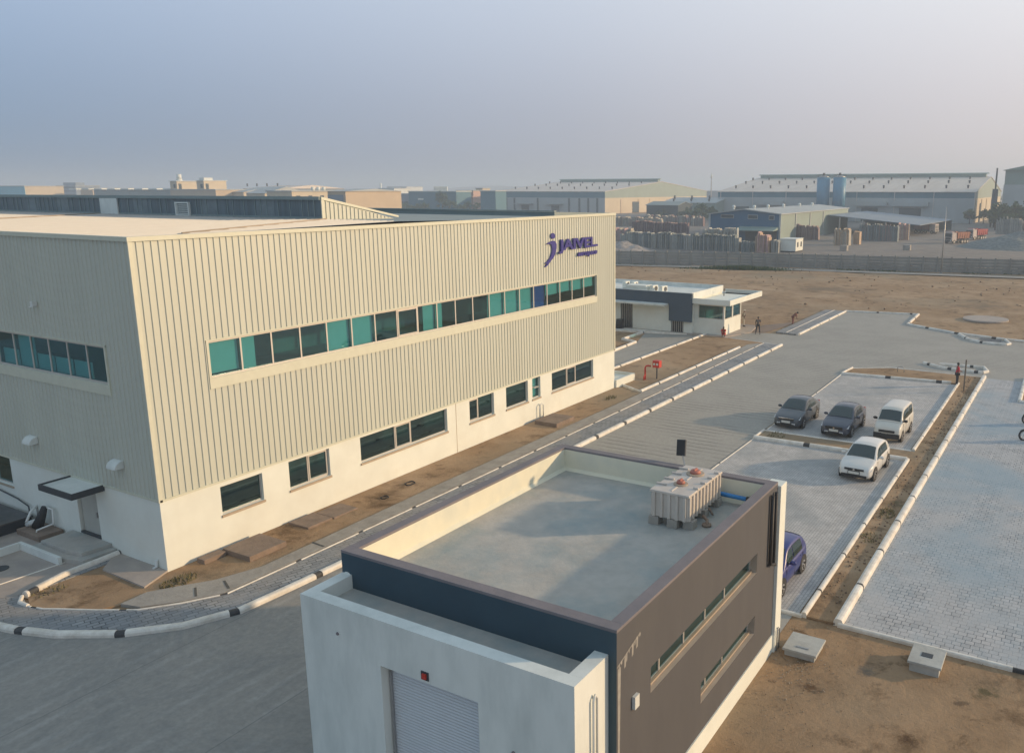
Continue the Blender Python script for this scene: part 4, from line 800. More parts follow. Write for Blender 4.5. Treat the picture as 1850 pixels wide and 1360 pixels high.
# boxes on the soil at right
def cover_box(pts, h, label, rz=0):
    t = thing('inspection_chamber', label, 'chamber'); x0, x1, y0, y1 = pts
    MB().box(x0+.06, x1-.06, y0+.06, y1-.06, 0, h-.08).build('chamber_wall', 'palecon', t); l = MB().box(x0, x1, y0, y1, h-.08, h).build('lid', 'palecon', t, bevel=.01)
    if 'hatch' in label: MB().box((x0+x1)/2-.10, (x0+x1)/2+.14, (y0+y1)/2-.16, (y0+y1)/2+.16, h, h+.012).build('hatch', 'dark', l)
    else: MB().box(x0+.25, x0+.32, y0+.3, y0+.7, h, h+.02).build('lifting_bar', 'steel', l)
    rebase(t, ((x0+x1)/2, (y0+y1)/2, 0)); return t
cover_box((5.95, 7.05, -22.7, -21.65), .25, 'squat concrete chamber beside the pale building corner')
cover_box((6.95, 8.05, -26.1, -25.15), .34, 'grey concrete chamber with a dark hatch by the lot edge')
# survey stake & round plinth in the field
st = MB().bar((45.0, -21.95, .0), (45.0, -21.95, 2.35), .09); tag(st.build('wooden_stake', mat('weathered_wood', (.16, .13, .10), .9, .3, 4)), 'tall weathered stake in the soil strip beside the man in red', 'stake')
tag(MB().cyl((81.5, -19.6, 0), 2.3, .22, n=40).build('round_plinth', 'apron'), 'flat round concrete plinth lying in the field', 'plinth')
tag(MB().tube([(49.3, -16.6, .1), (49.3, -16.6, .45), (49.3, -16.85, .55), (49.3, -17.1, .45), (49.3, -17.1, .1)], .03).build('hoop', 'steel'), 'small metal hoop on the far kerb of the top island', 'hoop')
# ================================================================ GUARD HUT
hut = thing('guard_house', 'white and slate flat roofed guard house with a corner window and broad slab canopy', 'guard house')
HX = 57.5; Hf = Fr((HX, 0, 0), (0, 1, 0), (-1, 0, 0)); HY0, HY1, HX1, HZ = 4.6, 24, 65.2, 4.08
mb = MB(); dd = [(11.2, 12.6, .12, 2.75), (5.5, 6.85, .12, 2.75)]
wall_holes(mb, Hf, HY0, HY1, .12, HZ-.1, dd, .2)
mb.face([(HX, HY0, .1), (HX1, HY0, .1), (HX1, HY0, HZ-.1), (HX, HY0, HZ-.1)]); mb.face([(HX1, HY0, .1), (HX1, HY1, .1), (HX1, HY1, HZ-.1), (HX1, HY0, HZ-.1)]); mb.face([(HX, HY1, .1), (HX1, HY1, .1), (HX1, HY1, HZ-.1), (HX, HY1, HZ-.1)])
mb.build('wall', ['white'], hut)
MB().fbox(Hf, HY0-.12, HY1, 2.95, HZ-.02, .005, .35).fbox(Hf, HY0-.12, 6.95, 1.25, 2.95, .15, .35).build('slate_band', mat('slate_blue_panel', (.055, .085, .12), .7, .05), hut)
MB().fbox(Hf, 7.05, HY1, 2.78, 2.95, .0, 1.3).build('canopy_slab', 'whiteb', hut)
mb = MB(); mb.box(HX-.33, HX1, HY0-.1, HY1, HZ-.6, HZ-.35); T = .18
for q in ((HX-.33, HX-.33+T, HY0-.1, HY1), (HX1-T, HX1, HY0-.1, HY1), (HX-.33+T, HX1-T, HY0-.1, HY0-.1+T)): mb.box(*q, HZ-.35, HZ+.03)
mb.build('roof', 'whiteb', hut)
for h in dd:
    mb = MB(); k = h[0]+.08
    while k < h[1]-.05: mb.fbox(Hf, k, k+.07, h[2], h[3], -.1, -.05, 1); k += .22
    mb.fbox(Hf, h[0], h[1], h[2], h[3], -.2, -.19, 0)
    mb.build('barred_door', ['dark', 'steel'], hut)
CF = Fr((57.9, 0, 0), (0, 1, 0), (-1, 0, 0)); CR = Fr((0, 1.35, 0), (1, 0, 0), (0, -1, 0))
mb = MB(); wall_holes(mb, CF, 1.35, HY0, .12, 3.1, [(1.5, 4.1, 1.62, 2.95)], .15); wall_holes(mb, CR, 57.9, 62.3, .12, 3.1, [(58.05, 59.95, 1.62, 2.95), (60.15, 62.15, 1.62, 2.95)], .12); mb.face([(62.3, 1.35, .1), (62.3, 4.6, .1), (62.3, 4.6, 3.1), (62.3, 1.35, 3.1)])
mb.build('cabin_wall', ['white'], hut)
MB().box(58.3, 62.1, 3.6, 4.5, .12, 2.9).box(58.3, 62.1, 1.6, 4.4, .12, .8).build('cabin_interior', 'inside', hut)
window(hut, CF, 1.5, 4.1, 1.62, 2.95, inset=.08, glass='glass'); window(hut, CR, 58.05, 59.95, 1.62, 2.95, inset=.08, glass='glass'); window(hut, CR, 60.15, 62.15, 1.62, 2.95, inset=.08, glass='glass')
mb = MB(); mb.box(57.25, 66.2, .55, HY0-.13, 3.1, 3.25).box(HX1+.01, 67.0, 1.0, 14, 3.1, 3.25)
for q in ((57.25, 66.2, .55, .7), (57.25, 57.4, .7, HY0-.13), (66.05, 66.2, .7, HY0)): mb.box(*q, 3.25, 3.62)
mb.build('canopy_roof', 'white', hut, bevel=.01)
rebase(hut, (61, 8, .12))
tag(MB().tube([(63.2, 3.6, 3.25), (63.2, 3.6, 4.0)], .05).build('vent_stub', 'dark'), 'short dark stub pipe on the canopy roof', 'stub pipe')
def ac(x, y, z, rz, label):
    t = thing('air_conditioner', label, 'air conditioner', (x, y, z), rz, 'air conditioner units on the guard house roof')
    MB().box(-.2, .2, -.45, .45, .08, .75).build('casing', 'white', t, bevel=.02); MB().cyl((-.203, -.1, .42), .24, .02, axis=(-1, 0, 0), n=20).build('fan_grille', 'dark', t); MB().box(-.18, .18, -.4, -.34, 0, .08).box(-.18, .18, .34, .4, 0, .08).build('foot', 'steel', t)
    return t
ac(58.6, 8.3, 3.73, R(80), 'right one of the white air conditioners by the roof box'); ac(58.7, 9.4, 3.73, R(80), 'middle white air conditioner by the roof box')
ac(60.5, 12.6, 3.73, R(90), 'small dark fronted unit at the left of the guard house roof'); ac(60.5, 13.6, 3.73, R(90), 'leftmost unit on the guard house roof')
tag(MB().box(57.9, 59.2, 9.9, 12.2, 3.73, 4.45).build('roof_box', 'white', bevel=.02), 'white box housing on the guard house roof', 'roof box')
tag(MB().cyl((56.6, 12.2, .16), .45, .9, n=20, r2=.36).build('dark_drum', 'black'), 'dark drum standing before the barred door', 'drum')

# ================================================================ BOUNDARY WALL, POLE
bw = thing('boundary_wall', 'long grey precast panel wall between the field and the stone yard', 'wall')
Wp = [(112.0, 78.0), (122.6, 48.9), (130.8, 20.6), (137.8, -19.7), (143.5, -55)]
mb = MB(); posts = []; acc = 0
P = resample(Wp, 2.25)
for i, (a, b) in enumerate(zip(P, P[1:])):
    for k in range(5):
        z0 = .05+k*.5; n = Vector((-(b-a).y, (b-a).x, 0)).normalized(); o = .004*((k*7+i*3) % 5)
        q = [a+n*(.03+o), b+n*(.03+o), b-n*.03, a-n*.03]; mb.hexa([p+Vector((0, 0, z0)) for p in q], [p+Vector((0, 0, z0+.455)) for p in q])
mb.build('wall_panel', 'bwall', bw)
for i, p in enumerate(P):
    if -25 < p.y < 52: MB().box(p.x-.16, p.x+.12, p.y-.13, p.y+.13, 0, 2.7).build('post', 'bwall', bw)
mb = MB()
for p in P:
    if not -25 < p.y < 52: mb.box(p.x-.16, p.x+.12, p.y-.13, p.y+.13, 0, 2.7)
mb.build('post', 'bwall', bw)
rebase(bw, (130, 10, 0))
pole = thing('lamp_pole', 'thin pale pole standing before the boundary wall', 'pole')
p = G(1700, 495); MB().tube([(p.x, p.y, 0), (p.x, p.y, 5.5), (p.x, p.y, 11.2)], [.13, .10, .06]).build('post', 'steel', pole); MB().box(p.x-.2, p.x+.2, p.y-.2, p.y+.2, .0, .35).build('footing', 'conc', pole); rebase(pole, (p.x, p.y, 0))
def scatter(name, label, cat, pts, m, kind='stuff', size=(.1, .3), n=100, flat=.6, grp=None):
    mb = MB(); rn = random.Random(n)
    for i in range(n):
        x, y, z = pts(rn); s = rn.uniform(*size); mb.blob((x, y, z+s*.2), s, s*rn.uniform(.6, 1), s*flat, nu=5, nv=3)
    o = mb.build(name, m); tag(o, label, cat, kind=kind); return o
def onwall(rn): t = rn.random(); a, b = Vector((129.5, 24)), Vector((140.5, -30)); q = a.lerp(b, t); return q.x+rn.uniform(3, 7), q.y, .1
scatter('rubble', 'line of dark rubble and soil behind the boundary wall', 'rubble', onwall, mat('dark_rubble', (.14, .10, .08), .95, .5, 1), size=(.3, 1.0), n=170, flat=.9)
scatter('pebbles', 'scattered stones and clods on the bare soil', 'stones', lambda r: (r.uniform(-2, 30), r.uniform(-34, -21.7) if r.random() < .75 else r.uniform(-2.2, -.3), .03) if r.random() < .6 else (r.uniform(-1, 9), r.uniform(-24, -21.4), .02), mat('clods', (.24, .19, .14), .95, .5, 1.5), size=(.008, .026), n=600)
scatter('gravel', 'loose gravel scattered beside the pale building corner', 'gravel', lambda r: (r.gauss(5.6, 1.0), r.gauss(-22.3, .45), .01), mat('gravel_tone', (.34, .30, .25), .9, .4, 3), size=(.010, .026), n=260)
scatter('gravel', 'rough clods along the soil strip between the kerbs', 'gravel', lambda r: (r.uniform(9, 50), r.uniform(-22.5, -21.7), .095), mat('strip_clods', (.20, .14, .09), .9, .4, 2), size=(.02, .07), n=420)
def fieldpt(r): return (r.uniform(84, 125), r.uniform(-45, 45), .08)
scatter('field_clods', 'dark clods and debris scattered over the open field', 'clods', fieldpt, mat('field_clods', (.22, .16, .105), .95, .5, .5), size=(.05, .26), n=230, flat=.45)
def grassbelt():
    mb = MB(); rn = random.Random(8)
    for i in range(5200):
        if i < 2600:
            t = rn.gauss(.5, .2); t = min(max(t, 0), 1); x, y = 118.6+(122.6-118.6)*t+rn.uniform(-1.2, 1.2), 33.5-17*t+rn.uniform(-2, 2); h = rn.uniform(.25, .9)*(1-abs(t-.5)*1.2)
            x = 126.2-(y-20)*0.29+rn.uniform(-2.2, .3)
        else:
            y = rn.uniform(-30, 60); x = 129.2-(y-20)*.25+rn.uniform(-1.5, .5); h = rn.uniform(.05, .3) if math.sin(y*.9)+math.sin(y*.31) > .2 else .05
        b = rn.uniform(0, 6.28); dx, dy = math.cos(b)*.12, math.sin(b)*.12
        mb.face([(x-dx, y-dy, .0), (x+dx, y+dy, .0), (x+rn.uniform(-.3, .3), y+rn.uniform(-.3, .3), h)])
    o = mb.build('weeds', 'grassgreen'); tag(o, 'low green weeds along the foot of the boundary wall', 'weeds', kind='stuff')
grassbelt()

# ================================================================ STONE YARD
stone_cols = [(.36, .36, .33), (.22, .25, .26), (.42, .38, .31), (.30, .22, .21), (.18, .12, .13), (.50, .36, .24), (.16, .20, .21), (.45, .30, .30), (.40, .42, .40)]
stone_m = [mat('stone_slab_tone', c, .7, .2, .8, stain=tuple(x*.6 for x in c), stain_amt=.5, stain_scale=.7) for c in stone_cols]
def slab_protos(tones, n, wmax=1.9, h=3.0, seed=1):
    out = []
    for k in range(n):
        rn = random.Random(seed*100+k); mb = MB(); x = 0
        N = rn.randint(5, 8)
        for j in range(N):
            t = rn.uniform(.10, .22); hh = h*rn.uniform(.78, 1.03); lean = rn.uniform(-.05, .12); L = wmax*rn.uniform(.75, 1.05); o = rn.uniform(-.2, .2)
            mb.hexa([(o-L/2, x, 0), (o+L/2, x, 0), (o+L/2, x+t, 0), (o-L/2, x+t, 0)], [(o-L/2, x+lean, hh), (o+L/2, x+lean, hh), (o+L/2, x+t+lean, hh), (o-L/2, x+t+lean, hh)], j % 2); x += t+rn.uniform(.02, .08)
        me = mb.build('stone_slab_stack', [stone_m[tones[k % len(tones)]], stone_m[tones[(k+1) % len(tones)]]]); COL_ = me.users_collection[0]; COL_.objects.unlink(me); out.append(me)
    return out
def slab_row(px0, px1, py0, py1, n, tones, h, label, group, seed, jit=.4, single=None):
    pr = slab_protos(tones, 5, h=h, seed=seed); rn = random.Random(seed)
    for k in range(n):
        t = (k+.5)/n; g = G(px0+(px1-px0)*t, py0+(py1-py0)*t)
        o = pr[rn.randrange(5)].copy(); COL.objects.link(o); o.location = (g.x+rn.uniform(-jit, jit), g.y, .05); o.rotation_euler = (0, 0, rn.uniform(-.15, .15)); s = rn.uniform(.9, 1.08); o.scale = (s, 1, s)
        tag(o, label, 'stone stack', group)
slab_row(1128, 1340, 447, 455, 30, [6, 0, 8, 1], 3.7, 'upright grey stone slabs stacked in the front row behind the wall', 'front row of stone slab stacks', 1)
slab_row(1275, 1335, 444, 447, 11, [2, 8, 0], 4.3, 'pale cream upright slabs in the front row before the blue shed', 'cream slab stacks before the blue shed', 2)
slab_row(1114, 1146, 434, 436, 8, [2, 7, 0], 3.2, 'pinkish cream slabs stacked beside the corner of the hall', 'pinkish slab stacks beside the hall corner', 3)
slab_row(1150, 1245, 420, 424, 20, [4, 3, 4], 3.6, 'dark maroon stone slabs stacked in the middle of the yard', 'maroon slab stacks mid yard', 4)
slab_row(1112, 1200, 408, 410, 15, [3, 2, 0], 3.4, 'mixed brown and pale slabs in the back row of the yard', 'mixed slab stacks in the back row', 5)
slab_row(1165, 1275, 405, 409, 18, [0, 8, 4], 3.8, 'pale grey slabs standing before the dark trees', 'pale slab stacks before the trees', 6)
slab_row(1345, 1368, 455, 456, 4, [1, 6], 2.4, 'low grey slabs between the cream stacks and the pink stack', 'low grey slab stacks', 7)
slab_row(1371, 1395, 456, 457, 3, [7, 5], 4.3, 'pink and orange slabs standing near the site cabin', 'pink slab stacks near the cabin', 8)
slab_row(1398, 1412, 457, 457, 2, [0, 1], 3.0, 'grey slabs leaning beside the site cabin', 'slab stacks touching the cabin side', 9)
slab_row(1438, 1482, 432, 434, 7, [4, 3], 4.2, 'dark brown slab stacks by the green shed wall', 'brown slab stacks by the green wall', 10)
slab_row(1515, 1538, 444, 444, 4, [2, 5, 8], 4.0, 'cream and yellow slabs leaning near the dust road', 'cream slab stacks near the dust road', 11)
slab_row(1549, 1556, 442, 442, 2, [5, 5], 3.6, 'orange slabs standing beside the cream ones', 'orange slab pair', 12)
slab_row(1560, 1625, 434, 437, 13, [1, 3, 6], 4.4, 'grey brown slab rack before the lean-to', 'slab racks before the lean-to', 13)
slab_row(1628, 1643, 434, 434, 4, [5, 7, 2], 4.6, 'orange edged slabs at the right end of the rack', 'orange slab stacks at the rack end', 14)
slab_row(1803, 1848, 423, 424, 8, [1, 8, 1], 5.0, 'tall grey slabs at the right edge of the yard', 'grey slab stacks at the right edge', 15)
# site cabin
cbn = thing('site_cabin', 'small white site cabin with two dark windows in the stone yard', 'cabin')
q = G(1437, 457); x0, y0 = q.x, q.y
CBf = Fr((0, y0, 0), (1, 0, 0), (0, -1, 0)); mb = MB(); mb.box(x0, x0+5.4, y0, y0+3.6, .35, 2.95); mb.build('wall', 'white', cbn)
MB().box(x0-.12, x0+5.5, y0-.1, y0+3.7, 2.95, 3.08).build('roof', 'whiteb', cbn); MB().box(x0+.2, x0+5.2, y0+.2, y0+3.4, .05, .35).build('skid', 'dark', cbn)
for u in (x0+1.0, x0+3.5): wf = MB().fbox(CBf, u, u+.9, 1.2, 2.3, .0, .05).build('window', 'dark', cbn)
rebase(cbn, (x0+2.7, y0+1.8, .05))

# ---- trucks
def truck(px, py, yaw, tone, label):
    g = G(px, py); t = thing('tipper_truck', label, 'truck', (g.x, g.y, .05), yaw, 'tipper trucks in the yard')
    cm = mat('truck_body', tone, .6, .2, 1.5)
    c = MB(); c.hexa([(0, -1.2, .7), (1.9, -1.2, .7), (1.9, 1.2, .7), (0, 1.2, .7)], [(-.25+.3, -1.15, 2.9), (1.9, -1.15, 2.9), (1.9, 1.15, 2.9), (.05, 1.15, 2.9)]); c.box(.0, 1.8, -1.0, 1.0, 2.9, 3.1); cab = c.build('cab', mat('truck_cab', (.42, .36, .34), .5, .15, 2), t, bevel=.05)
    MB().hexa([(-.02, -1.0, 1.75), (.02, -1.0, 1.75), (.02, 1.0, 1.75), (-.02, 1.0, 1.75)], [(.02, -.98, 2.65), (.1, -.98, 2.65), (.1, .98, 2.65), (.02, .98, 2.65)]).build('windscreen', 'dark', cab)
    MB().box(-.12, .0, -1.25, 1.25, .55, 1.0).box(-.03, .02, -.8, .8, 1.1, 1.6).build('bumper', 'dark', cab)
    for yy in (-.9, .9): MB().cyl((-.13, yy, .85), .13, .03, axis=(-1, 0, 0), n=12).build('headlight', 'white', cab)
    b = MB(); b.hexa([(2.1, -1.2, 1.3), (7.2, -1.2, 1.3), (7.2, 1.2, 1.3), (2.1, 1.2, 1.3)], [(2.0, -1.3, 2.9), (7.4, -1.3, 2.9), (7.4, 1.3, 2.9), (2.0, 1.3, 2.9)]); b.box(1.3, 2.0, -1.25, 1.25, 2.9, 3.2)
    for k in range(6): b.box(2.2+k*.98, 2.3+k*.98, -1.34, 1.34, 1.35, 2.95)
    b.build('tipper_body', cm, t); MB().box(.3, 7.2, -.5, .5, .75, 1.3).build('chassis', 'dark', t)
    for x in (1.0, 4.4, 5.5, 6.6):
        for yy in (-1.2, .85): w_ = MB().cyl((x, yy, .52), .52, .35, axis=(0, 1, 0), n=18).build('wheel', 'black', t); MB().cyl((x, yy-.01, .52), .26, .37, axis=(0, 1, 0), n=14).build('rim', 'steel', w_)
    return t
truck(1712, 441, R(-28), (.36, .12, .06), 'tipper truck with rusty orange body, front of the two')
truck(1750, 434, R(-24), (.38, .03, .03), 'tipper truck with bright red body beside the orange one')
truck(1692, 423, R(70), (.16, .05, .04), 'dull maroon truck half hidden behind the orange truck')
# gravel heaps
def heap(px, py, rx, ry, h, m, label):
    g = G(px, py); mb = MB(); from mathutils import noise; n = 26
    gr = {}
    for i in range(n+1):
        for j in range(n+1):
            u, v = i/n*2-1, j/n*2-1; r = math.hypot(u, v); z = max(0, 1-r)**.9*h+max(0, 1-r)*1.2*noise.noise(Vector((u*4+px, v*4, 0)))
            gr[i, j] = (g.x+u*rx, g.y+v*ry, .04+z if r < 1 else .04)
    for i in range(n):
        for j in range(n): mb.face([gr[i, j], gr[i+1, j], gr[i+1, j+1], gr[i, j+1]], 0)
    o = mb.build('gravel_heap', m); tag(o, label, 'heap'); return o
heap(1850, 447, 16, 15, 4.0, mat('dark_gravel', (.15, .17, .17), .95, .4, 1.5), 'grey gravel heap at the right edge of the yard')
heap(1122, 452, 7, 8, 2.0, mat('pale_gravel', (.30, .27, .25), .95, .4, 1.5), 'pale heap of spoil beside the hall corner')
for k, (x, y) in enumerate(((1523, 454), (1637, 453))):
    g = G(x, y); tag(MB().box(g.x, g.x+1.6, g.y-.8, g.y+.8, .05, 1.3).build('stone_block', 'conc', bevel=.03), ['dull square stone block alone on the dust road, nearer the cabin', 'square stone block with a pale face alone on the dust road'][k], 'block')

# ================================================================ SHEDS AND WAREHOUSES
def col(c, name='wall_paint', rough=.65, var=.06): return mat(name, c, rough, var, .2, stain=tuple(x*.8 for x in c), stain_amt=.4, stain_scale=.12)
def shed(name, label, X0, X1, Ya, Yb, ze, zr, wall, roof, lower=None, zband=None, ridge_vent=0, turb=0, doors=(), base=True, cat='warehouse', side_low=None, ribc=None, vents=None):
    """gabled building: long front in plane X=X0 from Ya to Yb (Ya nearer the right), ridge along Y"""
    t = thing(name, label, cat); xm = (X0+X1)/2
    zb = zband if zband else 0
    def ring(mb, z0, z1, m=0):
        for a, b in (((X0, Ya), (X0, Yb)), ((X1, Ya), (X0, Ya)), ((X1, Yb), (X1, Ya)), ((X0, Yb), (X1, Yb))): mb.face([(a[0], a[1], z0), (b[0], b[1], z0), (b[0], b[1], z1), (a[0], a[1], z1)], m)
    mb = MB(); ring(mb, zb, ze)
    for y in (Ya, Yb): mb.face([(X0, y, ze), (xm, y, zr), (X1, y, ze)])
    mb.build('upper_wall' if zb else 'wall', wall, t)
    if zb: lo = MB(); ring(lo, 0, zb-.02); lo.build('lower_wall', lower or wall, t)
    rm = MB(); ov = .35
    for s_, xe in ((1, X0-ov), (-1, X1+ov)):
        rm.hexa([(xe, Ya-ov, ze-.12), (xm, Ya-ov, zr), (xm, Yb+ov, zr), (xe, Yb+ov, ze-.12)], [(xe, Ya-ov, ze+.1), (xm, Ya-ov, zr+.22), (xm, Yb+ov, zr+.22), (xe, Yb+ov, ze+.1)])
    r_ = rm.build('roof', roof, t)
    if ridge_vent: v = MB(); v.box(xm-ridge_vent, xm+ridge_vent, Ya+2, Yb-2, zr+.1, zr+ridge_vent*1.0); v.hexa([(xm-ridge_vent*1.4, Ya+1, zr+ridge_vent*1.0), (xm+ridge_vent*1.4, Ya+1, zr+ridge_vent*1.0), (xm+ridge_vent*1.4, Yb-1, zr+ridge_vent), (xm-ridge_vent*1.4, Yb-1, zr+ridge_vent)], [(xm-.2, Ya+1, zr+ridge_vent*1.35), (xm+.2, Ya+1, zr+ridge_vent*1.35), (xm+.2, Yb-1, zr+ridge_vent*1.35), (xm-.2, Yb-1, zr+ridge_vent*1.35)]); v.build('ridge_vent', 'ventgreen', r_)
    for k in range(turb):
        for j, f in enumerate((.22, .55, .82) if turb < 30 else (.3,)):
            y = Ya+(Yb-Ya)*(k+.5+.2*j)/turb; x = X0+(xm-X0)*f; z = ze+(zr-ze)*f+.15
            MB().cyl((x, y, z), .35, .7, n=8).blob((x, y, z+.95), .55, .55, .45, nu=8, nv=5).build('turbine_vent', 'dark', r_)
    F = Fr((X0, 0, 0), (0, 1, 0), (-1, 0, 0))
    for (a, b, z0, z1, m) in doors: MB().fbox(F, a, b, z0, z1, .03, .12).build('door' if z0 < .5 else 'window', m, t)
    if ribc:
        y = Ya
        while y < Yb: MB().fbox(F, y-.15, y+.15, .05, ze-.15, .01, .18).build('downpipe', 'alu', t); y += ribc
    if vents: vents(t, F)
    rebase(t, ((X0+X1)/2, (Ya+Yb)/2, 0)); return t
M['ventgreen'] = mat('green_vent', (.22, .30, .27), .6, .05)
M['palewall'] = col((.40, .43, .43)); M['tealband'] = col((.055, .17, .23)); M['palegreen'] = col((.25, .32, .29)); M['roofcream'] = mat('weathered_roof_sheets', (.60, .53, .46), .5, .08, .05, stain=(.42, .35, .29), stain_amt=.5, stain_scale=.04, stretch=(1, 6, 1)); M['blueshed'] = col((.018, .11, .21)); M['darkdoor'] = mat('dark_opening', (.05, .07, .08), .8, .2)
M['creamwall'] = col((.55, .47, .34)); M['peachwall'] = col((.50, .40, .28)); M['greyblue'] = col((.20, .25, .30)); M['pinkwall'] = col((.50, .33, .27))
# left big warehouse
def v1(t, F):
    for y in (233, 243.5, 265, 276):
        MB().fbox(F, y, y+5.5, 0, 4.4, .02, .1).build('door', 'darkdoor', t) if y in (243.5, 265) else None
    for y in (240.5, 262): MB().fbox(F, y, y+12, 5.3, 5.6, .02, 3).build('door_canopy', 'palewall', t)
    mb = MB()
    for y in (217, 223, 229, 236, 258, 275, 281, 287): mb.fbox(F, y, y+1.3, 0.5, 8.8, .02, .1)
    mb.build('glazed_strip', 'darkdoor', t)
    S = Fr((0, 212.6, 0), (1, 0, 0), (0, -1, 0)); mb = MB()
    for x in (418, 440, 455, 480, 500, 520): mb.fbox(S, x, x+1.5, 0, 8, .02, .2)
    mb.build('pilaster', 'peachwall', t); MB().fbox(S, 433, 441, 0, 6.5, .02, .3).build('side_door', 'darkdoor', t)
w1 = shed('warehouse', 'wide warehouse with dark teal band and cream roof left of the mast', 400, 545, 212.6, 290.6, 12.5, 18.4, 'tealband', 'roofcream', M['creamwall'], 9.0, 1.6, 9, vents=v1)
for ch in w1.children:
    if ch.name.startswith('upper_wall'):      # gable side is a paler green than the front band
        ch.data.materials.append(M['palegreen'])
        for p in ch.data.polygons:
            if abs(p.normal.y) > .5: p.material_index = 1
    if ch.name.startswith('lower_wall'):
        ch.data.materials.append(M['palewall'])
        for p in ch.data.polygons:
            if abs(p.normal.x) > .5: p.material_index = 1
def v2(t, F):
    for y, ww in ((112, 8), (97, 6), (53, 7), (35, 9)): MB().fbox(F, y, y+ww, 0, 6, .02, .1).build('door', 'darkdoor', t)
    for y, ww in ((95, 13), (49, 13), (32, 15)): MB().fbox(F, y, y+ww, 6.8, 8.6, .02, 2.5).build('door_canopy', 'palewall', t)
    S = Fr((0, 14.3, 0), (1, 0, 0), (0, -1, 0)); mb = MB()
    for x in (364, 385, 404, 425, 445): mb.fbox(S, x, x+1.6, 0, 9.6, .02, .25)
    mb.build('pilaster', 'creamwall', t); MB().fbox(S, 380, 384, 0, 8, .02, .3).build('side_door', 'darkdoor', t)
w2 = shed('warehouse', 'long white and blue warehouse with cream roof and green ridge vent behind the silos', 361, 470, 14.3, 127.8, 12.7, 19.4, 'tealband', 'roofcream', M['palewall'], 10.2, 1.5, 13, ribc=16, vents=v2)
for ch in w2.children:
    if ch.name.startswith('upper_wall'):
        ch.data.materials.append(M['palegreen'])
        for p in ch.data.polygons:
            if abs(p.normal.y) > .5: p.material_index = 1
    if ch.name.startswith('lower_wall'):
        ch.data.materials.append(M['creamwall'])
        for p in ch.data.polygons:
            if abs(p.normal.y) > .5: p.material_index = 1
# silos
for k, (y, lab) in enumerate(((73.4, 'left one of the two tall blue silos'), (66.5, 'right one of the two tall blue silos'))):
    s_ = thing('silo', lab, 'silo', (347, y, 0), 0, 'blue silos'); r = 2.75 if k == 0 else 2.65
    MB().cyl((0, 0, 4.4), r, 14.4, n=28).cyl((0, 0, 2.2), .8, 2.2, r2=r, n=28).build('shell', mat('silo_blue', (.06, .24, .38), .5, .12, .3, stain=(.08, .2, .3), stain_amt=.5), s_)
    MB().cyl((0, 0, 18.8), r, .8, r2=.9, n=28).build('top_cone', 'steel', s_)
    rl = MB(); rl.tube([(r*math.cos(a), r*math.sin(a), 19.9) for a in [math.pi*2*i/20 for i in range(21)]], .06, n=5)
    for i in range(10): rl.bar((r*math.cos(i*.628), r*math.sin(i*.628), 18.8), (r*math.cos(i*.628), r*math.sin(i*.628), 19.9), .06)
    rl.build('guard_rail', 'dark', s_); MB().cyl((0, 0, 19.4), .5, 1.3, n=12).build('filter', 'dark', s_)
    for a in range(4): MB().bar((r*.95*math.cos(a*1.57+.8), r*.95*math.sin(a*1.57+.8), 0), (r*.95*math.cos(a*1.57+.8), r*.95*math.sin(a*1.57+.8), 4.6), .3).build('leg', 'steel', s_)
# blue shed
def v3(t, F):
    for (a, b, c, d) in ((57.6, 61.2, 6.2, 7.0), (50.7, 53.3, 6.1, 7.0), (46, 47.3, 5.9, 6.9)):
        w_ = MB().fbox(F, a-.12, b+.12, c-.12, d+.12, .02, .09).build('window', 'palewall', t); MB().fbox(F, a, b, c, d, .09, .12).build('pane', 'darkdoor', w_)
    c = MB(); c.hexa([F(44.6, 3.2, .02), F(56.5, 3.2, .02), F(56.5, 3.0, 4.5), F(44.6, 3.0, 4.5)], [F(44.6, 4.0, .02), F(55.5, 4.0, .02), F(56.5, 3.15, 4.5), F(44.6, 3.15, 4.5)]); c.build('canopy', 'ventgreen', t)
    MB().fbox(F, 45, 54, 0, 3.1, .02, .06).build('doorway', 'darkdoor', t)
    MB().fbox(F, 64.4, 64.9, 0, 7.2, .01, .2).fbox(F, 44.0, 44.5, 0, 7.2, .01, .2).build('downpipe', 'palewall', t)
    S = Fr((0, 44.2, 0), (1, 0, 0), (0, -1, 0))
    for x in (216, 230, 244): MB().fbox(S, x, x+.6, 0, 7.2, .02, .2).build('downpipe', 'palewall', t)
w3 = thing('blue_shed', 'blue gabled shed with three small windows and green side wall behind the stone slabs', 'shed')
X0, X1, Ya, Yb = 203, 275, 44.2, 64.8
mb = MB(); ym = 54.5
mb.face([(X0, Ya, 0), (X0, Yb, 0), (X0, Yb, 7.2), (X0, ym, 8.5), (X0, Ya, 7.4)]); mb.face([(X1, Ya, 0), (X1, Yb, 0), (X1, Yb, 7.2), (X1, ym, 8.5), (X1, Ya, 7.4)]); mb.face([(X0, Yb, 0), (X1, Yb, 0), (X1, Yb, 7.2), (X0, Yb, 7.2)]); mb.build('front_wall', 'blueshed', w3)
MB().hexa([(X0, Ya, 0), (X1, Ya, 0), (X1, Ya+.1, 0), (X0, Ya+.1, 0)], [(X0, Ya, 7.38), (X1, Ya, 7.6), (X1, Ya+.1, 7.6), (X0, Ya+.1, 7.38)]).build('side_wall', 'palegreen', w3)
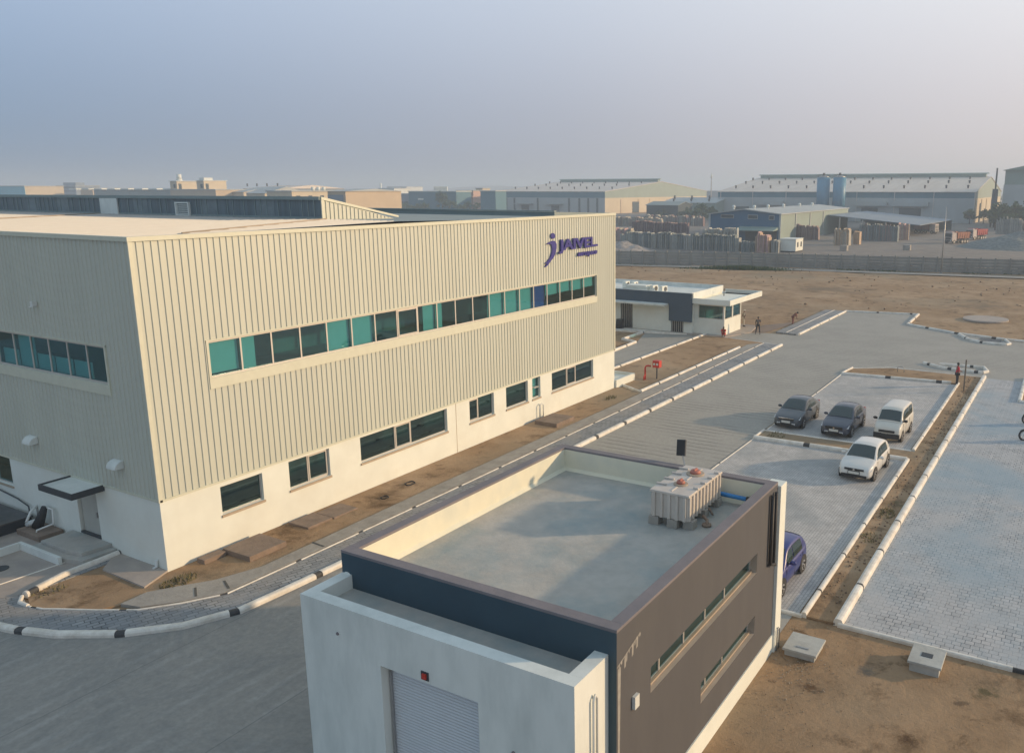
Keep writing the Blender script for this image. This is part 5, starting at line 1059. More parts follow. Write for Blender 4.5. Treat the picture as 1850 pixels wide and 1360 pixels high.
mb = MB(); mb.hexa([(X0-.5, Ya-.4, 7.25), (X1, Ya-.4, 7.5), (X1, ym, 8.6), (X0-.5, ym, 8.45)], [(X0-.5, Ya-.4, 7.5), (X1, Ya-.4, 7.7), (X1, ym, 8.8), (X0-.5, ym, 8.7)]); mb.hexa([(X0-.5, ym, 8.45), (X1, ym, 8.6), (X1, Yb+.4, 7.1), (X0-.5, Yb+.4, 7.05)], [(X0-.5, ym, 8.7), (X1, ym, 8.8), (X1, Yb+.4, 7.3), (X0-.5, Yb+.4, 7.3)])
r_ = mb.build('roof', 'palewall', w3)
for k, (x, y) in enumerate(((204, 58), (208, 53.5), (218, 53), (232, 53), (248, 53), (262, 53))): MB().cyl((x, y, 8.4), .3, .5, n=8).blob((x, y, 9.2), .5, .5, .45, nu=8, nv=5).build('turbine_vent', 'white', r_)
v3(w3, Fr((X0, 0, 0), (0, 1, 0), (-1, 0, 0))); rebase(w3, (239, 54.5, 0))
lt = thing('lean_to', 'open lean-to with dark interior and low blue grey roof beside the green wall', 'shed')
MB().hexa([(248, 43.8, 5.9), (300, 43.8, 5.9), (300, 14, 3.3), (248, 16, 3.3)], [(248, 43.8, 6.1), (300, 43.8, 6.1), (300, 14, 3.5), (248, 16, 3.5)]).build('roof', 'greyblue', lt)
mb = MB()
for y in (40, 33, 26, 19): MB().box(248.2, 248.6, y-.2, y+.2, 0, 5.6-(44-y)*.085).build('post', 'steel', lt)
MB().box(299, 299.2, 14, 43.8, 0, 3.4).build('back_wall', 'darkdoor', lt); rebase(lt, (270, 30, 0))
# tall building at the far right edge
tb = thing('tall_factory', 'tall pale green works building cut by the right edge', 'factory')
a = XP(1812, 360, 330); b = XP(1812, 308, 330); MB().box(330, 380, a.y-60, a.y, 4.6, b.z+.2).build('upper_wall', M['palegreen'], tb); MB().box(329.8, 380, a.y-60, a.y+.2, 7.5, b.z-5.2).build('lower_wall', 'palewall', tb)
mb = MB(); mb.extr([(329, a.y+1, b.z), (329, a.y-14, b.z+3.2), (329, a.y-30, b.z+3.6), (329, a.y-61, b.z)], (52, 0, 0)); mb.build('roof', 'ventgreen', tb)
MB().box(322, 329.7, a.y-60, a.y+3, 4.0, 4.5).build('canopy', 'palewall', tb)
for k in range(6): MB().box(322.2, 322.6, a.y+2-k*8, a.y+2.4-k*8, 0, 4.0).build('post', 'steel', tb)
MB().cyl((327, a.y+2.6, 0), 1.0, 14, n=14).cyl((327, a.y+2.6, 14), .3, 7.5, n=10).build('stack', 'dark', tb); rebase(tb, (350, a.y-30, 0))
# small sheds left of the blue shed
shed('shed', 'small round topped dark shed behind the maroon slabs', 330, 345, XP(1225, 380, 330).y, XP(1168, 380, 330).y, 6.8, 8.2, 'darkdoor', 'greyroof', cat='shed')
shed('shed', 'pale green shed with two roof humps left of the blue shed', 350, 380, XP(1292, 380, 350).y, XP(1196, 380, 350).y, 7.6, 9.8, 'palegreen', 'palewall', cat='shed', turb=3)
mast = thing('radio_mast', 'thin lattice mast rising on the horizon', 'mast'); g = XP(1285, 345, 600); mb = MB(); hm = XP(1285, 313, 600).z
for s_ in ((0, 0), (.9, 0), (.45, .8)): mb.bar((g.x+s_[0], g.y+s_[1], 0), (g.x+.45, g.y+.3, hm), .28)
for k in range(9): mb.bar((g.x, g.y, k*hm/10), (g.x+.7, g.y, (k+.6)*hm/10), .15)
mb.build('lattice', 'steel', mast); MB().cyl((g.x+.4, g.y+.3, hm-4), .7, 3, n=8).build('antenna', 'white', mast); rebase(mast, (g.x, g.y, 0))

# ---- distant blocks seen over the hall roof
def block(px0, px1, ytop, X0, depth, m, label, name='industrial_building', roofm='palewall', extra=None, gable=None, front=None, side=None, wins=None, band=None):
    """px0<px1: picture extent of the shaded front (plane X = X0); sunlit side seen where given"""
    L = XP(px0, 350, X0); Rr = XP(px1, 350, X0); zt = XP((px0+px1)/2, ytop, X0).z; t = thing(name, label, 'building')
    ya, yb = Rr.y, L.y
    mb = MB(); mb.box(X0, X0+depth, ya, yb, 0, zt); w_ = mb.build('wall', [m], t)
    if gable:
        mb = MB(); xm = X0+depth/2; mb.extr([(X0-.5, ya-.5, zt), (X0+depth+.5, ya-.5, zt), (xm, ya-.5, zt+gable)], (0, yb-ya+1, 0)); mb.build('roof', roofm, t)
    else: MB().box(X0-.4, X0+depth+.4, ya-.4, yb+.4, zt, zt+.45).build('roof', roofm, t)
    S = Fr((0, ya, 0), (1, 0, 0), (0, -1, 0)); F = Fr((X0, 0, 0), (0, 1, 0), (-1, 0, 0))
    if wins:
        n, z0, z1, wd = wins; mb = MB()
        for k in range(n):
            u = X0+depth*(k+.5)/n; mb = MB().fbox(S, u-wd/2, u+wd/2, z0, z1, .02, .12); mb.build('window', 'darkdoor', t)
    if front:
        n, z0, z1, wd = front
        for k in range(n):
            u = ya+(yb-ya)*(k+.5)/n; MB().fbox(F, u-wd/2, u+wd/2, z0, z1, .02, .12).build('window', 'darkdoor', t)
    if band: MB().fbox(F, ya-.1, yb+.1, zt-band[0], zt+.1, .01, .15).build('fascia', band[1], t)
    if extra: extra(t, X0, ya, yb, zt, S, F)
    rebase(t, (X0+depth/2, (ya+yb)/2, 0)); return t
cyan = col((.10, .45, .58)); 
block(-40, 46, 337, 300, 26, 'creamwall', 'cyan topped low building at the left edge of the horizon', band=(6, cyan))
def e2(t, X0, ya, yb, zt, S, F):
    MB().box(X0+2, X0+10, ya+3, yb-8, zt+.45, zt+3).build('roof_room', 'greyblue', t)
    for k in range(3): MB().fbox(F, ya+1, yb-1, zt-2-3.2*k, zt-1-3.2*k, .02, .15).build('window_band', 'darkdoor', t)
block(104, 138, 336, 420, 22, 'greyblue', 'hazy grey building with several storeys at far left', extra=e2)
block(146, 168, 341, 330, 30, 'peachwall', 'plain peach block right of the hazy storeyed building')
block(170, 318, 344, 280, 20, M['greyroof'], 'long dark shed with pale roof humps on the horizon', roofm='greyroof', extra=lambda t, X0, ya, yb, zt, S, F: [MB().box(X0+4, X0+8, ya+10+k*14, ya+18+k*14, zt+.4, zt+1.1).build('skylight', 'white', t) for k in range(8)])
def e5(t, X0, ya, yb, zt, S, F):
    for k, (a, b, yt) in enumerate(((308, 320, 328), (356, 369, 327))):
        y1_, y0_ = XP(a, 340, X0).y, XP(b, 340, X0).y; zz = XP(a, yt, X0).z; dx = 13
        r_ = MB().box(X0, X0+dx, y0_, y1_, zt+.45, zz).build('stair_tower', 'creamwall', t)
        SS = Fr((0, y0_, 0), (1, 0, 0), (0, -1, 0)); MB().fbox(SS, X0+1.0, X0+2.6, zt+.5, zt+3.2, .02, .1).build('door', 'darkdoor', r_)
        FF = Fr((X0, 0, 0), (0, 1, 0), (-1, 0, 0)); MB().fbox(FF, y0_+1, y0_+2.8, zt+1, zt+3, .02, .1).build('window', 'darkdoor', r_)
        MB().box(X0-.5, X0+dx+.5, y0_-.5, y1_+.5, zz, zz+.3).build('roof_slab', 'whiteb', r_)
        if k == 0: MB().cyl((X0+3, y0_+2, zz+.3), 1.5, 1.0, n=8).cyl((X0+3, y0_+2, zz+1.3), 1.2, 2.4, n=14).build('water_tank', 'white', r_)
        else: MB().box(X0+1, X0+6, y0_+1, y1_-1, zz+.3, zz+1.6).build('roof_block', 'whiteb', r_)
block(308, 390, 343.5, 260, 24, 'peachwall', 'cream building with two rooftop stair towers and a white water tank', extra=e5, wins=(4, 7.5, 10.5, 2))
block(418, 440, 347, 270, 34, 'creamwall', 'low pitched cream shed right of the stair tower building', gable=2.6)
block(445, 478, 349.5, 240, 24, 'creamwall', 'small low gabled cream shed in front of the arched warehouse', gable=3.0)
block(440, 503, 341, 330, 52, 'greyblue', 'arched cream warehouse with grey flank on the horizon', gable=2.2, extra=lambda t, X0, ya, yb, zt, S, F: [MB().cyl((X0+8+k*5, ya+10+k*16, zt+1.5), .5, 1.8, n=6).build('turbine_vent', 'dark', t) for k in range(4)], roofm='roofcream')
block(482, 527, 346.5, 230, 26, 'creamwall', 'flat white building with a row of dark windows and roof tanks', wins=(4, 8.5, 11.2, 1.9), front=(5, 8.5, 11, 1.6), extra=lambda t, X0, ya, yb, zt, S, F: [MB().cyl((X0+14+k*3, ya+3, zt+.4), .8, 1.6, n=10).build('roof_tank', 'white', t) for k in range(3)])
block(592, 624, 346, 200, 28, 'peachwall', 'peach gabled warehouse with grey flank right of the white building', gable=.9, extra=lambda t, X0, ya, yb, zt, S, F: MB().fbox(F, ya+1, yb, 0, zt-1.2, .02, .12).build('grey_flank', 'greyblue', t))
block(684, 712, 341, 520, 20, 'whiteb', 'small pinkish white block far right of the peach warehouse', extra=lambda t, X0, ya, yb, zt, S, F: MB().cyl((X0+2, yb-1, 0), .9, zt+4.5, n=10).build('chimney', 'white', t))
block(680, 738, 351, 400, 30, 'greyblue', 'long low hazy teal shed before the pinkish block', front=(6, 3, 6, 4), roofm='palewall')
def e12(t, X0, ya, yb, zt, S, F):
    mb = MB(); n = 11; L_ = (yb-ya)
    for k in range(n): y = ya+L_*(.18+.28*k/n); mb.fbox(F, y, y+L_*.017, zt+.5, zt+3.0, -.5, 0)
    mb.build('roof_lettering', 'white', t); MB().fbox(F, yb-L_*.32, yb-L_*.2, zt-5, zt-4, .02, .12).build('pale_stripe', 'white', t)
block(738, 824, 346.5, 380, 14, M['tealband'], 'large blue grey building with a white roof rim in the middle distance', roofm='white', extra=e12)
def e13(t, X0, ya, yb, zt, S, F):
    for r in range(3):
        for k in range(4): MB().fbox(F, ya+3+k*5.4, ya+6.4+k*5.4, zt-3.2-4.2*r, zt-1.4-4.2*r, .02, .15).build('window', 'darkdoor', t)
        MB().fbox(F, ya, yb, zt-3.9-4.2*r, zt-3.5-4.2*r, .02, .9).build('balcony_ledge', 'pinkwall', t)
block(825, 855, 345, 400, 16, 'pinkwall', 'pink apartment block with dark window rows', name='apartment_block', extra=e13)
block(860, 872, 341, 430, 8, 'creamwall', 'cream upright block between the pink flats and the blue shed')
block(868, 895, 346, 360, 10, M['tealband'], 'dull blue shed just left of the wide warehouse', roofm='palewall')
block(700, 735, 338, 800, 30, 'whiteb', 'pale hazy block far behind the low teal shed')
# ---- trees
def tree(x, y, h, rx, label, m='leaf', trunk=.25, seed=0, n=900, low=.25, leaf=.5):
    t = thing('tree', label, 'tree', (x, y, 0)); rn = random.Random(seed+int(x)); mb = MB(); tips = []
    H = h*.55; mb.tube([(0, 0, -.2), (.05*h*.2, 0, H*.5), (.1*rn.uniform(-1, 1)*h*.3, .1, H)], [trunk, trunk*.75, trunk*.45], n=8)
    for k in range(7):
        a = k*.9+rn.uniform(-.3, .3); z0 = H*rn.uniform(.45, 1); r = rx*rn.uniform(.45, .85); p = (math.cos(a)*r, math.sin(a)*r, z0+h*rn.uniform(.12, .32)); mb.tube([(0, 0, z0), (p[0]*.5, p[1]*.5, (z0+p[2])/2+.1), p], [trunk*.35, trunk*.22, trunk*.08], n=5); tips.append(p)
    tips += [(0, 0, h*.86), (rx*.3, 0, h*.72), (-rx*.3, rx*.2, h*.7)]
    mb.build('trunk', 'bark', t)
    lv = MB(); cl = []
    for p in tips:
        for _ in range(3): cl.append((p[0]+rn.gauss(0, rx*.16), p[1]+rn.gauss(0, rx*.16), max(h*low, p[2]+rn.gauss(0, h*.08)), rx*rn.uniform(.2, .38)))
    for i in range(n):
        c = cl[rn.randrange(len(cl))]; d = Vector((rn.gauss(0, 1), rn.gauss(0, 1), rn.gauss(0, .8))).normalized()*c[3]*rn.random()**.4
        p = Vector(c[:3])+d; s_ = leaf*rn.uniform(.6, 1.4)*h/8; a = Vector((rn.gauss(0, 1), rn.gauss(0, 1), rn.gauss(0, .6))).normalized()*s_; b = a.orthogonal().normalized()*s_*.6
        lv.face([p-a, p+b, p+a, p-b])
    lv.build('crown', m, t); return t
def ptree(px, py, hpx, wpx, label, m='leaf', seed=0, n=900, grp=None):
    g = G(px, py); d = (g-CAM).dot(fw); t = tree(g.x, g.y, hpx*d/F_PX, wpx*d/F_PX/2, label, m, .25, seed, n)
    if grp: t['group'] = grp
    return t
ptree(1751, 405, 27, 24, 'dark tree at the right corner of the long warehouse', seed=1)
ptree(1776, 405, 26, 24, 'rounded olive tree beside the dark corner tree', 'leaf2', 2)
for k, (px, py, hp, wp) in enumerate(((1797, 416, 46, 34), (1814, 417, 50, 36), (1832, 416, 48, 36), (1850, 417, 52, 38))): ptree(px, py, hp, wp, 'dark tree in the dense belt below the tall works building', seed=10+k, grp='tree belt at the right edge', n=800)
ptree(1198, 398, 22, 30, 'dark tree behind the pale slabs, farthest left', seed=21); ptree(1240, 400, 22, 24, 'small dark tree behind the pale slabs, middle one', seed=22); ptree(1264, 403, 33, 34, 'large dark tree left of the blue shed', seed=23); ptree(1284, 402, 28, 20, 'narrow tree touching the blue shed', seed=24)
ptree(1574, 398, 14, 24, 'low dark tree before the white warehouse wall', seed=25); ptree(1645, 398, 16, 16, 'small tree before the white warehouse wall, by the dark door', seed=26)
rn = random.Random(77)
for k in range(13):
    px = 692+k*15.5+rn.uniform(-4, 4); ptree(px, 383+rn.uniform(-2, 4), rn.uniform(16, 24) if k != 7 else 40, rn.uniform(18, 28) if k != 7 else 22, 'hazy tree in the row before the blue grey buildings' if k != 7 else 'tall slender tree standing above the hazy row', seed=30+k, n=500, grp='row of trees beyond the hall roof' if k != 7 else None)
def woods():
    mb = MB(); rn = random.Random(12)
    for i in range(5200):
        a = rn.uniform(YAW-R(34), YAW+R(40)); d = rn.uniform(650, 1500); x, y = CAM.x+math.cos(a)*d, CAM.y+math.sin(a)*d; z = abs(rn.gauss(0, 1))*2.6; s_ = rn.uniform(1.2, 3.2)
        mb.face([(x-s_, y, z), (x, y-s_, z+s_*.6), (x+s_, y, z+s_*.4), (x, y+s_*.4, z+s_)]) ; mb.face([(x, y-s_, z), (x+s_*.4, y, z+s_), (x, y+s_, z+s_*.3), (x-s_*.3, y, z-.2)])
    tag(mb.build('far_woods', 'leaf'), 'scrub and trees fading into the haze along the horizon', 'woods', kind='stuff')
woods()
rn = random.Random(41)
fb_m = [M['whiteb'], M['peachwall'], M['greyblue'], M['palewall'], M['creamwall']]
for k in range(26):
    a = YAW+R(-22)+R(58)*k/26+rn.uniform(-.015, .015); d = rn.uniform(620, 1050); x, y = CAM.x+math.cos(a)*d, CAM.y+math.sin(a)*d; wd, dp, h = rn.uniform(14, 45), rn.uniform(12, 26), rn.uniform(6, 12.5)
    t = thing('hazy_building', 'faint low building fading into the haze on the horizon', 'building', (x, y, 0), group='faint buildings on the horizon')
    MB().box(-dp/2, dp/2, -wd/2, wd/2, 0, h).build('wall', fb_m[k % 5], t); MB().box(-dp/2-.3, dp/2+.3, -wd/2-.3, wd/2+.3, h, h+.5).build('roof', 'palewall', t)
    if k % 3 == 0: MB().box(-3, 3, -4, 2, h+.5, h+3).build('roof_room', fb_m[(k+1) % 5], t)

# ================================================================ VEHICLES
def crom(ctrl, x):
    c = ctrl
    if x <= c[0][0]: return c[0][1]
    if x >= c[-1][0]: return c[-1][1]
    for i in range(len(c)-1):
        if c[i][0] <= x <= c[i+1][0]:
            t = (x-c[i][0])/(c[i+1][0]-c[i][0]); h = c[i+1][0]-c[i][0]
            def sl(j):
                if j <= 0 or j >= len(c)-1: return (c[min(j+1, len(c)-1)][1]-c[max(j-1, 0)][1])/(c[min(j+1, len(c)-1)][0]-c[max(j-1, 0)][0])
                a = (c[j][1]-c[j-1][1])/(c[j][0]-c[j-1][0]); b = (c[j+1][1]-c[j][1])/(c[j+1][0]-c[j][0])
                return 0 if a*b <= 0 else 2*a*b/(a+b)
            m0, m1 = sl(i)*h, sl(i+1)*h
            return (2*t**3-3*t*t+1)*c[i][1]+(t**3-2*t*t+t)*m0+(-2*t**3+3*t*t)*c[i+1][1]+(t**3-t*t)*m1
def grid(mb, P, m=0, smooth=True, flip=False):
    i = len(mb.v); nr, nc = len(P), len(P[0])
    for r in P: mb.v += [tuple(p) for p in r]
    for a in range(nr-1):
        for b in range(nc-1):
            q = (i+a*nc+b, i+a*nc+b+1, i+(a+1)*nc+b+1, i+(a+1)*nc+b); mb.f.append(q[::-1] if flip else q); mb.m.append(m); mb.sm.append(smooth)
def paint(name, c, rough=.35, metal=0.0): return mat(name, c, rough, .03, 2, metal=metal, spec=.5, coat=.5, stain=tuple(x*.9+.03 for x in c), stain_amt=.35, stain_scale=1.5)
M['carglass'] = mat('car_glass', (.015, .035, .038), .06, .05, 1, spec=.9)
M['chrome'] = mat('chrome', (.6, .6, .6), .15, .02, metal=1.0); M['lampglass'] = mat('headlamp_glass', (.55, .58, .6), .15, .1, 8, spec=.8); M['plate'] = mat('number_plate', (.62, .62, .58), .5, .05); M['amber'] = mat('amber_lens', (.5, .12, .02), .3, .1)
M['hub'] = mat('wheel_rim', (.42, .42, .42), .35, .1, 6, metal=.7)
def car(name, label, cat, x, y, rz, p, body):
    """front bumper at local x=0 facing -x, p: measured outline of this kind of car"""
    t = thing(name, label, cat, (x, y, 0.03), rz, 'cars parked in the bays')
    W = p['W']/2; L = p['L']; n = 44
    zt = lambda q: crom(p['deck'], q); wh = lambda q: W*crom(p['plan'], q/L)
    zbot = lambda q: crom([(0, .30), (.25, .2), (L-.3, .22), (L, .34)], q)
    xs = [L*(.5-.5*math.cos(math.pi*i/n)) for i in range(n+1)]
    rows = []
    for q in xs:
        w_, z, b = wh(q), zt(q), zbot(q); zs = min(z-.04, p['shoulder']); 
        half = [(0, b), (w_*.8, b), (w_*.96, b+.08), (w_, b+(zs-b)*.35), (w_*1.0, b+(zs-b)*.62), (w_*.975, zs-.03), (w_*.93, zs+.02), (w_*.80, z-.015), (w_*.5, z+.012), (0, z+.02)]
        ring = [(q, -a, c) for a, c in half]+[(q, a, c) for a, c in half[-2:0:-1]]
        rows.append(ring+[ring[0]])
    mb = MB(); grid(mb, rows); mb.face(rows[0][:-1]); mb.face(rows[-1][:-1][::-1])
    bo = mb.build('body', body, t, weld=True)
    for pl_ in bo.data.polygons: pl_.use_smooth = True
    # arches and wheels
    rw = p.get('rw', .30)
    for wx in p['wheels']:
        for s_ in (-1, 1):
            ya = s_*(W-.02); wa = MB().cyl((wx, ya, rw+.03), rw+.075, s_*.03, axis=(0, 1, 0), n=28, m=0); wa.build('wheel_arch', 'black', t)
            wl = MB().cyl((wx, s_*(W-.19), rw), rw, s_*.205, axis=(0, 1, 0), n=28).build('wheel', 'black', t, bevel=.015)
            rm = MB(); rm.cyl((wx, s_*(W-.0), rw), rw*.64, s_*.022, axis=(0, 1, 0), n=24)
            rm.build('rim', 'hub', wl); hm = MB()
            for k in range(5):
                a = k*1.2566+.3; hm.bar((wx+math.cos(a)*rw*.2, s_*(W+.024), rw+math.sin(a)*rw*.2), (wx+math.cos(a+.32)*rw*.5, s_*(W+.024), rw+math.sin(a+.32)*rw*.5), .05, t2=.012)
            hm.build('rim_slot', 'black', wl)
    # cabin
    zr = lambda q: crom(p['roof'], q); x0, x1 = p['roof'][0][0], p['roof'][-1][0]
    wb = lambda q: wh(q)*.93; 
    def wr(q): f = (zr(q)-p['shoulder'])/(p['H']-p['shoulder']); return wh(q)*(.93-(.93-p['tumble'])*max(0, f))
    def side(q, v, s_, off=0.0):
        zb_ = p['shoulder']-.0; z = zb_+(zr(q)-.05-zb_)*v; y = wb(q)+(wr(q)-wb(q))*v+.02*math.sin(math.pi*v)
        return (q, s_*(y+off), z)
    def top(q, u, off=0.0):
        w_ = wr(q)*.97; d = (zr(q+.02)-zr(q-.02))/.04; z = zr(q)-.05+.055*(1-abs(u)**2.6)+off
        return (q-d*off*.6, w_*u, z)
    N = 40; rows = []
    for i in range(N+1):
        q = x0+(x1-x0)*i/N
        r = [side(q, v, -1) for v in (0, .5, .9)]+[top(q, u) for u in (-1, -.85, -.5, 0, .5, .85, 1)]+[side(q, v, 1) for v in (.9, .5, 0)]
        rows.append(r)
    mb = MB(); grid(mb, rows, flip=True); mb.face(rows[-1]); mb.build('cabin', body, t, weld=False)
    def patch(nm, fn, a0, a1, b0, b1, m='carglass', na=12, nb=8, par=None):
        mb = MB(); grid(mb, [[fn(a0+(a1-a0)*i/na, b0+(b1-b0)*j/nb) for j in range(nb+1)] for i in range(na+1)]); return mb.build(nm, m, par or t)
    ws = p['screen']; patch('windscreen', lambda q, u: top(q, u*(.93), .02), ws[0], ws[1], -1, 1)
    if p.get('rear'): rs = p['rear']; patch('rear_window', lambda q, u: top(q, u*.88, .02), rs[0], rs[1], -1, 1)
    for s_ in (-1, 1):
        for (a, b) in p['sides']:
            def sf(q, v, s_=s_, a=a, b=b):
                zz = (zr(q)-.05-p['shoulder']); top_v = max(.12, min(.86, 1-.075/max(zz, .08))); return side(q, .10+(top_v-.10)*v, s_, .012)
            patch('side_window', sf, a, b, 0, 1)
        bx = p['mirror']; MB().blob((bx, s_*(W+.10), p['shoulder']+.10), .07, .13, .085, nu=10, nv=6).bar((bx, s_*(W-.05), p['shoulder']+.04), (bx, s_*(W+.05), p['shoulder']+.07), .05).build('mirror', p.get('mirrorm', body), t)
        for hx in p['handles']: MB().box(hx-.09, hx+.09, s_*(W*.985)-.015, s_*(W*.985)+.015, p['shoulder']-.10, p['shoulder']-.07).build('door_handle', p.get('handlem', body), t)
        for hx in p['seams']: MB().box(hx-.006, hx+.006, s_*(W*.995)-.008, s_*(W*.995)+.006, .32, p['shoulder']-.04).build('door_gap', 'black', t)
    # face
    nose = lambda y: 0.0
    fx = lambda q_y: 0
    w0 = wh(.02)
    hz0, hz1 = p['lampz']
    for s_ in (-1, 1):
        mb = MB(); yi, yo, bx = p['lampy'][0], p['lampy'][1], p['lampback']
        mb.hexa([(.03, s_*yi, hz0), (p['lampsw'], s_*yo, hz0+.03), (p['lampsw']+.05, s_*yo*.97, hz0+.03), (.12, s_*yi, hz0)], [(.10, s_*yi, hz1-.02), (bx, s_*yo*.985, hz1+.05), (bx+.04, s_*yo*.9, hz1+.05), (.2, s_*yi, hz1-.02)])
        mb.build('headlight', 'lampglass', t, bevel=.01)
        if p.get('fog'): MB().box(-.012, .05, s_*w0*.72-.11, s_*w0*.72+.11, .34, .42).build('fog_lamp', p['fog'], t, bevel=.01)
    gz0, gz1, gy = p['grille']; MB().box(-.015, .06, -gy, gy, gz0, gz1).build('grille', 'black', t, bevel=.01)
    if p.get('chromebar'): MB().box(-.028, .03, -gy*1.02, gy*1.02, gz1-.025, gz1+.01).build('grille_bar', 'chrome', t)
    if p.get('badge'): MB().cyl((-.03, 0, (gz0+gz1)/2), .05, .02, axis=(-1, 0, 0), n=14).build('badge', 'chrome', t)
    iz0, iz1, iy = p['intake']; MB().box(-.012, .06, -iy, iy, iz0, iz1).build('air_intake', 'black', t, bevel=.01)
    px_ = p['platez']; MB().box(-.045, -.012, -.26, .26, px_, px_+.13).build('number_plate', 'plate', t)
    if p.get('platef'): MB().box(-.04, -.01, -.29, .29, px_-.03, px_+.16).build('plate_frame', 'black', t)
    if p.get('bumper'): MB().box(-.05, .12, -w0*1.06, w0*1.06, .26, p['bumper']).build('bumper', 'black', t, bevel=.03)
    MB().box(L-.03, L+.01, -W*.8, -W*.62, .72, .95).box(L-.03, L+.01, W*.62, W*.8, .72, .95).build('tail_light', 'red', t)
    return t
sedan = dict(L=4.42, W=1.70, H=1.47, shoulder=.90, tumble=.68, deck=[(0, .52), (.04, .66), (.25, .76), (.9, .90), (1.25, .97), (2.2, .97), (3.6, 1.0), (3.9, 1.02), (4.3, .98), (4.38, .8), (4.42, .6)],
    plan=[(0, .72), (.03, .86), (.12, .97), (.3, 1), (.75, 1), (.92, .95), (.985, .84), (1, .74)], roof=[(1.12, .94), (1.6, 1.22), (2.05, 1.43), (2.5, 1.475), (3.0, 1.45), (3.4, 1.33), (3.9, 1.0)], screen=(1.2, 2.0), rear=(3.2, 3.82), sides=((1.55, 2.32), (2.38, 3.25)),
    wheels=(.82, 3.42), mirror=1.62, handles=(2.15, 2.98), seams=(1.35, 2.35, 3.2), lampz=(.60, .72), lampy=(.48, .80), lampback=.42, lampsw=.16, grille=(.56, .70, .46), intake=(.28, .38, .5), platez=.42, chromebar=True, fog='lampglass')
hatch = dict(L=3.95, W=1.69, H=1.47, shoulder=.90, tumble=.72, deck=[(0, .5), (.04, .66), (.22, .78), (.8, .92), (1.1, .98), (3.9, 1.0), (3.95, .7)], plan=[(0, .74), (.03, .87), (.12, .97), (.3, 1), (.8, 1), (.94, .96), (.99, .88), (1, .8)],
    roof=[(.98, .95), (1.4, 1.2), (1.85, 1.42), (2.3, 1.475), (3.1, 1.46), (3.55, 1.36), (3.78, 1.15), (3.92, .9)], screen=(1.06, 1.80), rear=(3.56, 3.80), sides=((1.42, 2.12), (2.18, 3.25)), wheels=(.78, 3.25), mirror=1.45, handles=(1.98, 2.9), seams=(1.2, 2.15, 3.1),
    lampz=(.58, .70), lampy=(.46, .80), lampback=.46, lampsw=.18, grille=(.60, .69, .47), intake=(.27, .40, .62), platez=.43, platef=True, badge=True)
vanp = dict(L=3.68, W=1.48, H=1.80, shoulder=1.08, tumble=.80, deck=[(0, .62), (.03, .80), (.12, .90), (.5, 1.08), (.7, 1.14), (3.64, 1.14), (3.68, .8)], plan=[(0, .90), (.03, .96), (.1, 1), (.9, 1), (.98, .97), (1, .92)], roof=[(.52, 1.12), (.8, 1.42), (1.08, 1.68), (1.4, 1.79), (2.3, 1.81), (3.3, 1.79), (3.52, 1.68), (3.66, 1.1)],
    screen=(.58, 1.05), rear=(3.50, 3.60), sides=((.92, 1.45), (1.52, 2.35), (2.45, 3.25)), wheels=(.72, 2.9), rw=.28, mirror=.80, mirrorm='black', handles=(1.38, 1.75), seams=(.85, 1.48, 2.4), lampz=(.62, .76), lampy=(.46, .70), lampback=.14, lampsw=.06, grille=(.60, .74, .44), intake=(.30, .36, .5), platez=.42, bumper=.56, handlem='black')
car('parked_car', 'dark grey saloon with chrome grille bar, leftmost of the parked cars', 'car', 29.75, -14.0, R(-1), sedan, paint('slate_grey_paint', (.055, .068, .085), .35, .1))
s2p = dict(sedan); s2p.update(badge=True, chromebar=False, plan=[(0, .66), (.03, .84), (.12, .97), (.3, 1), (.75, 1), (.92, .95), (.985, .84), (1, .74)], grille=(.54, .70, .50), roof=[(1.08, .94), (1.55, 1.2), (2.05, 1.44), (2.5, 1.485), (3.0, 1.47), (3.45, 1.34), (3.95, 1.0)])
car('parked_car', 'graphite saloon with silver badge, between the dark grey saloon and the white van', 'car', 29.35, -16.95, R(-1), s2p, paint('graphite_paint', (.045, .055, .085), .35, .1))
car('parked_van', 'white minivan with black bumper parked right of the two grey saloons', 'van', 29.95, -19.75, R(-1.5), vanp, paint('van_white', (.62, .60, .54), .35))
car('parked_car', 'white hatchback parked alone in the nearer bay', 'car', 22.55, -19.75, R(-2), hatch, paint('pearl_white', (.68, .67, .64), .25))
hb2 = dict(hatch); hb2.update(L=3.6, W=1.56, H=1.5, wheels=(.7, 2.98), roof=[(.9, .95), (1.25, 1.2), (1.65, 1.44), (2.1, 1.5), (2.8, 1.47), (3.2, 1.36), (3.42, 1.15), (3.56, .9)], screen=(.98, 1.6), rear=(3.2, 3.42), sides=((1.3, 1.95), (2.02, 2.95)), seams=(1.1, 2.0, 2.9), handles=(1.85, 2.7), deck=[(0, .5), (.04, .66), (.22, .78), (.7, .92), (1.0, .98), (3.5, 1.0), (3.6, .7)], platef=False, badge=False)
bc = car('parked_car', 'royal blue hatchback half hidden behind the pale corner fin', 'car', 8.8, -19.7, R(-1), hb2, paint('royal_blue', (.014, .022, .17), .35))

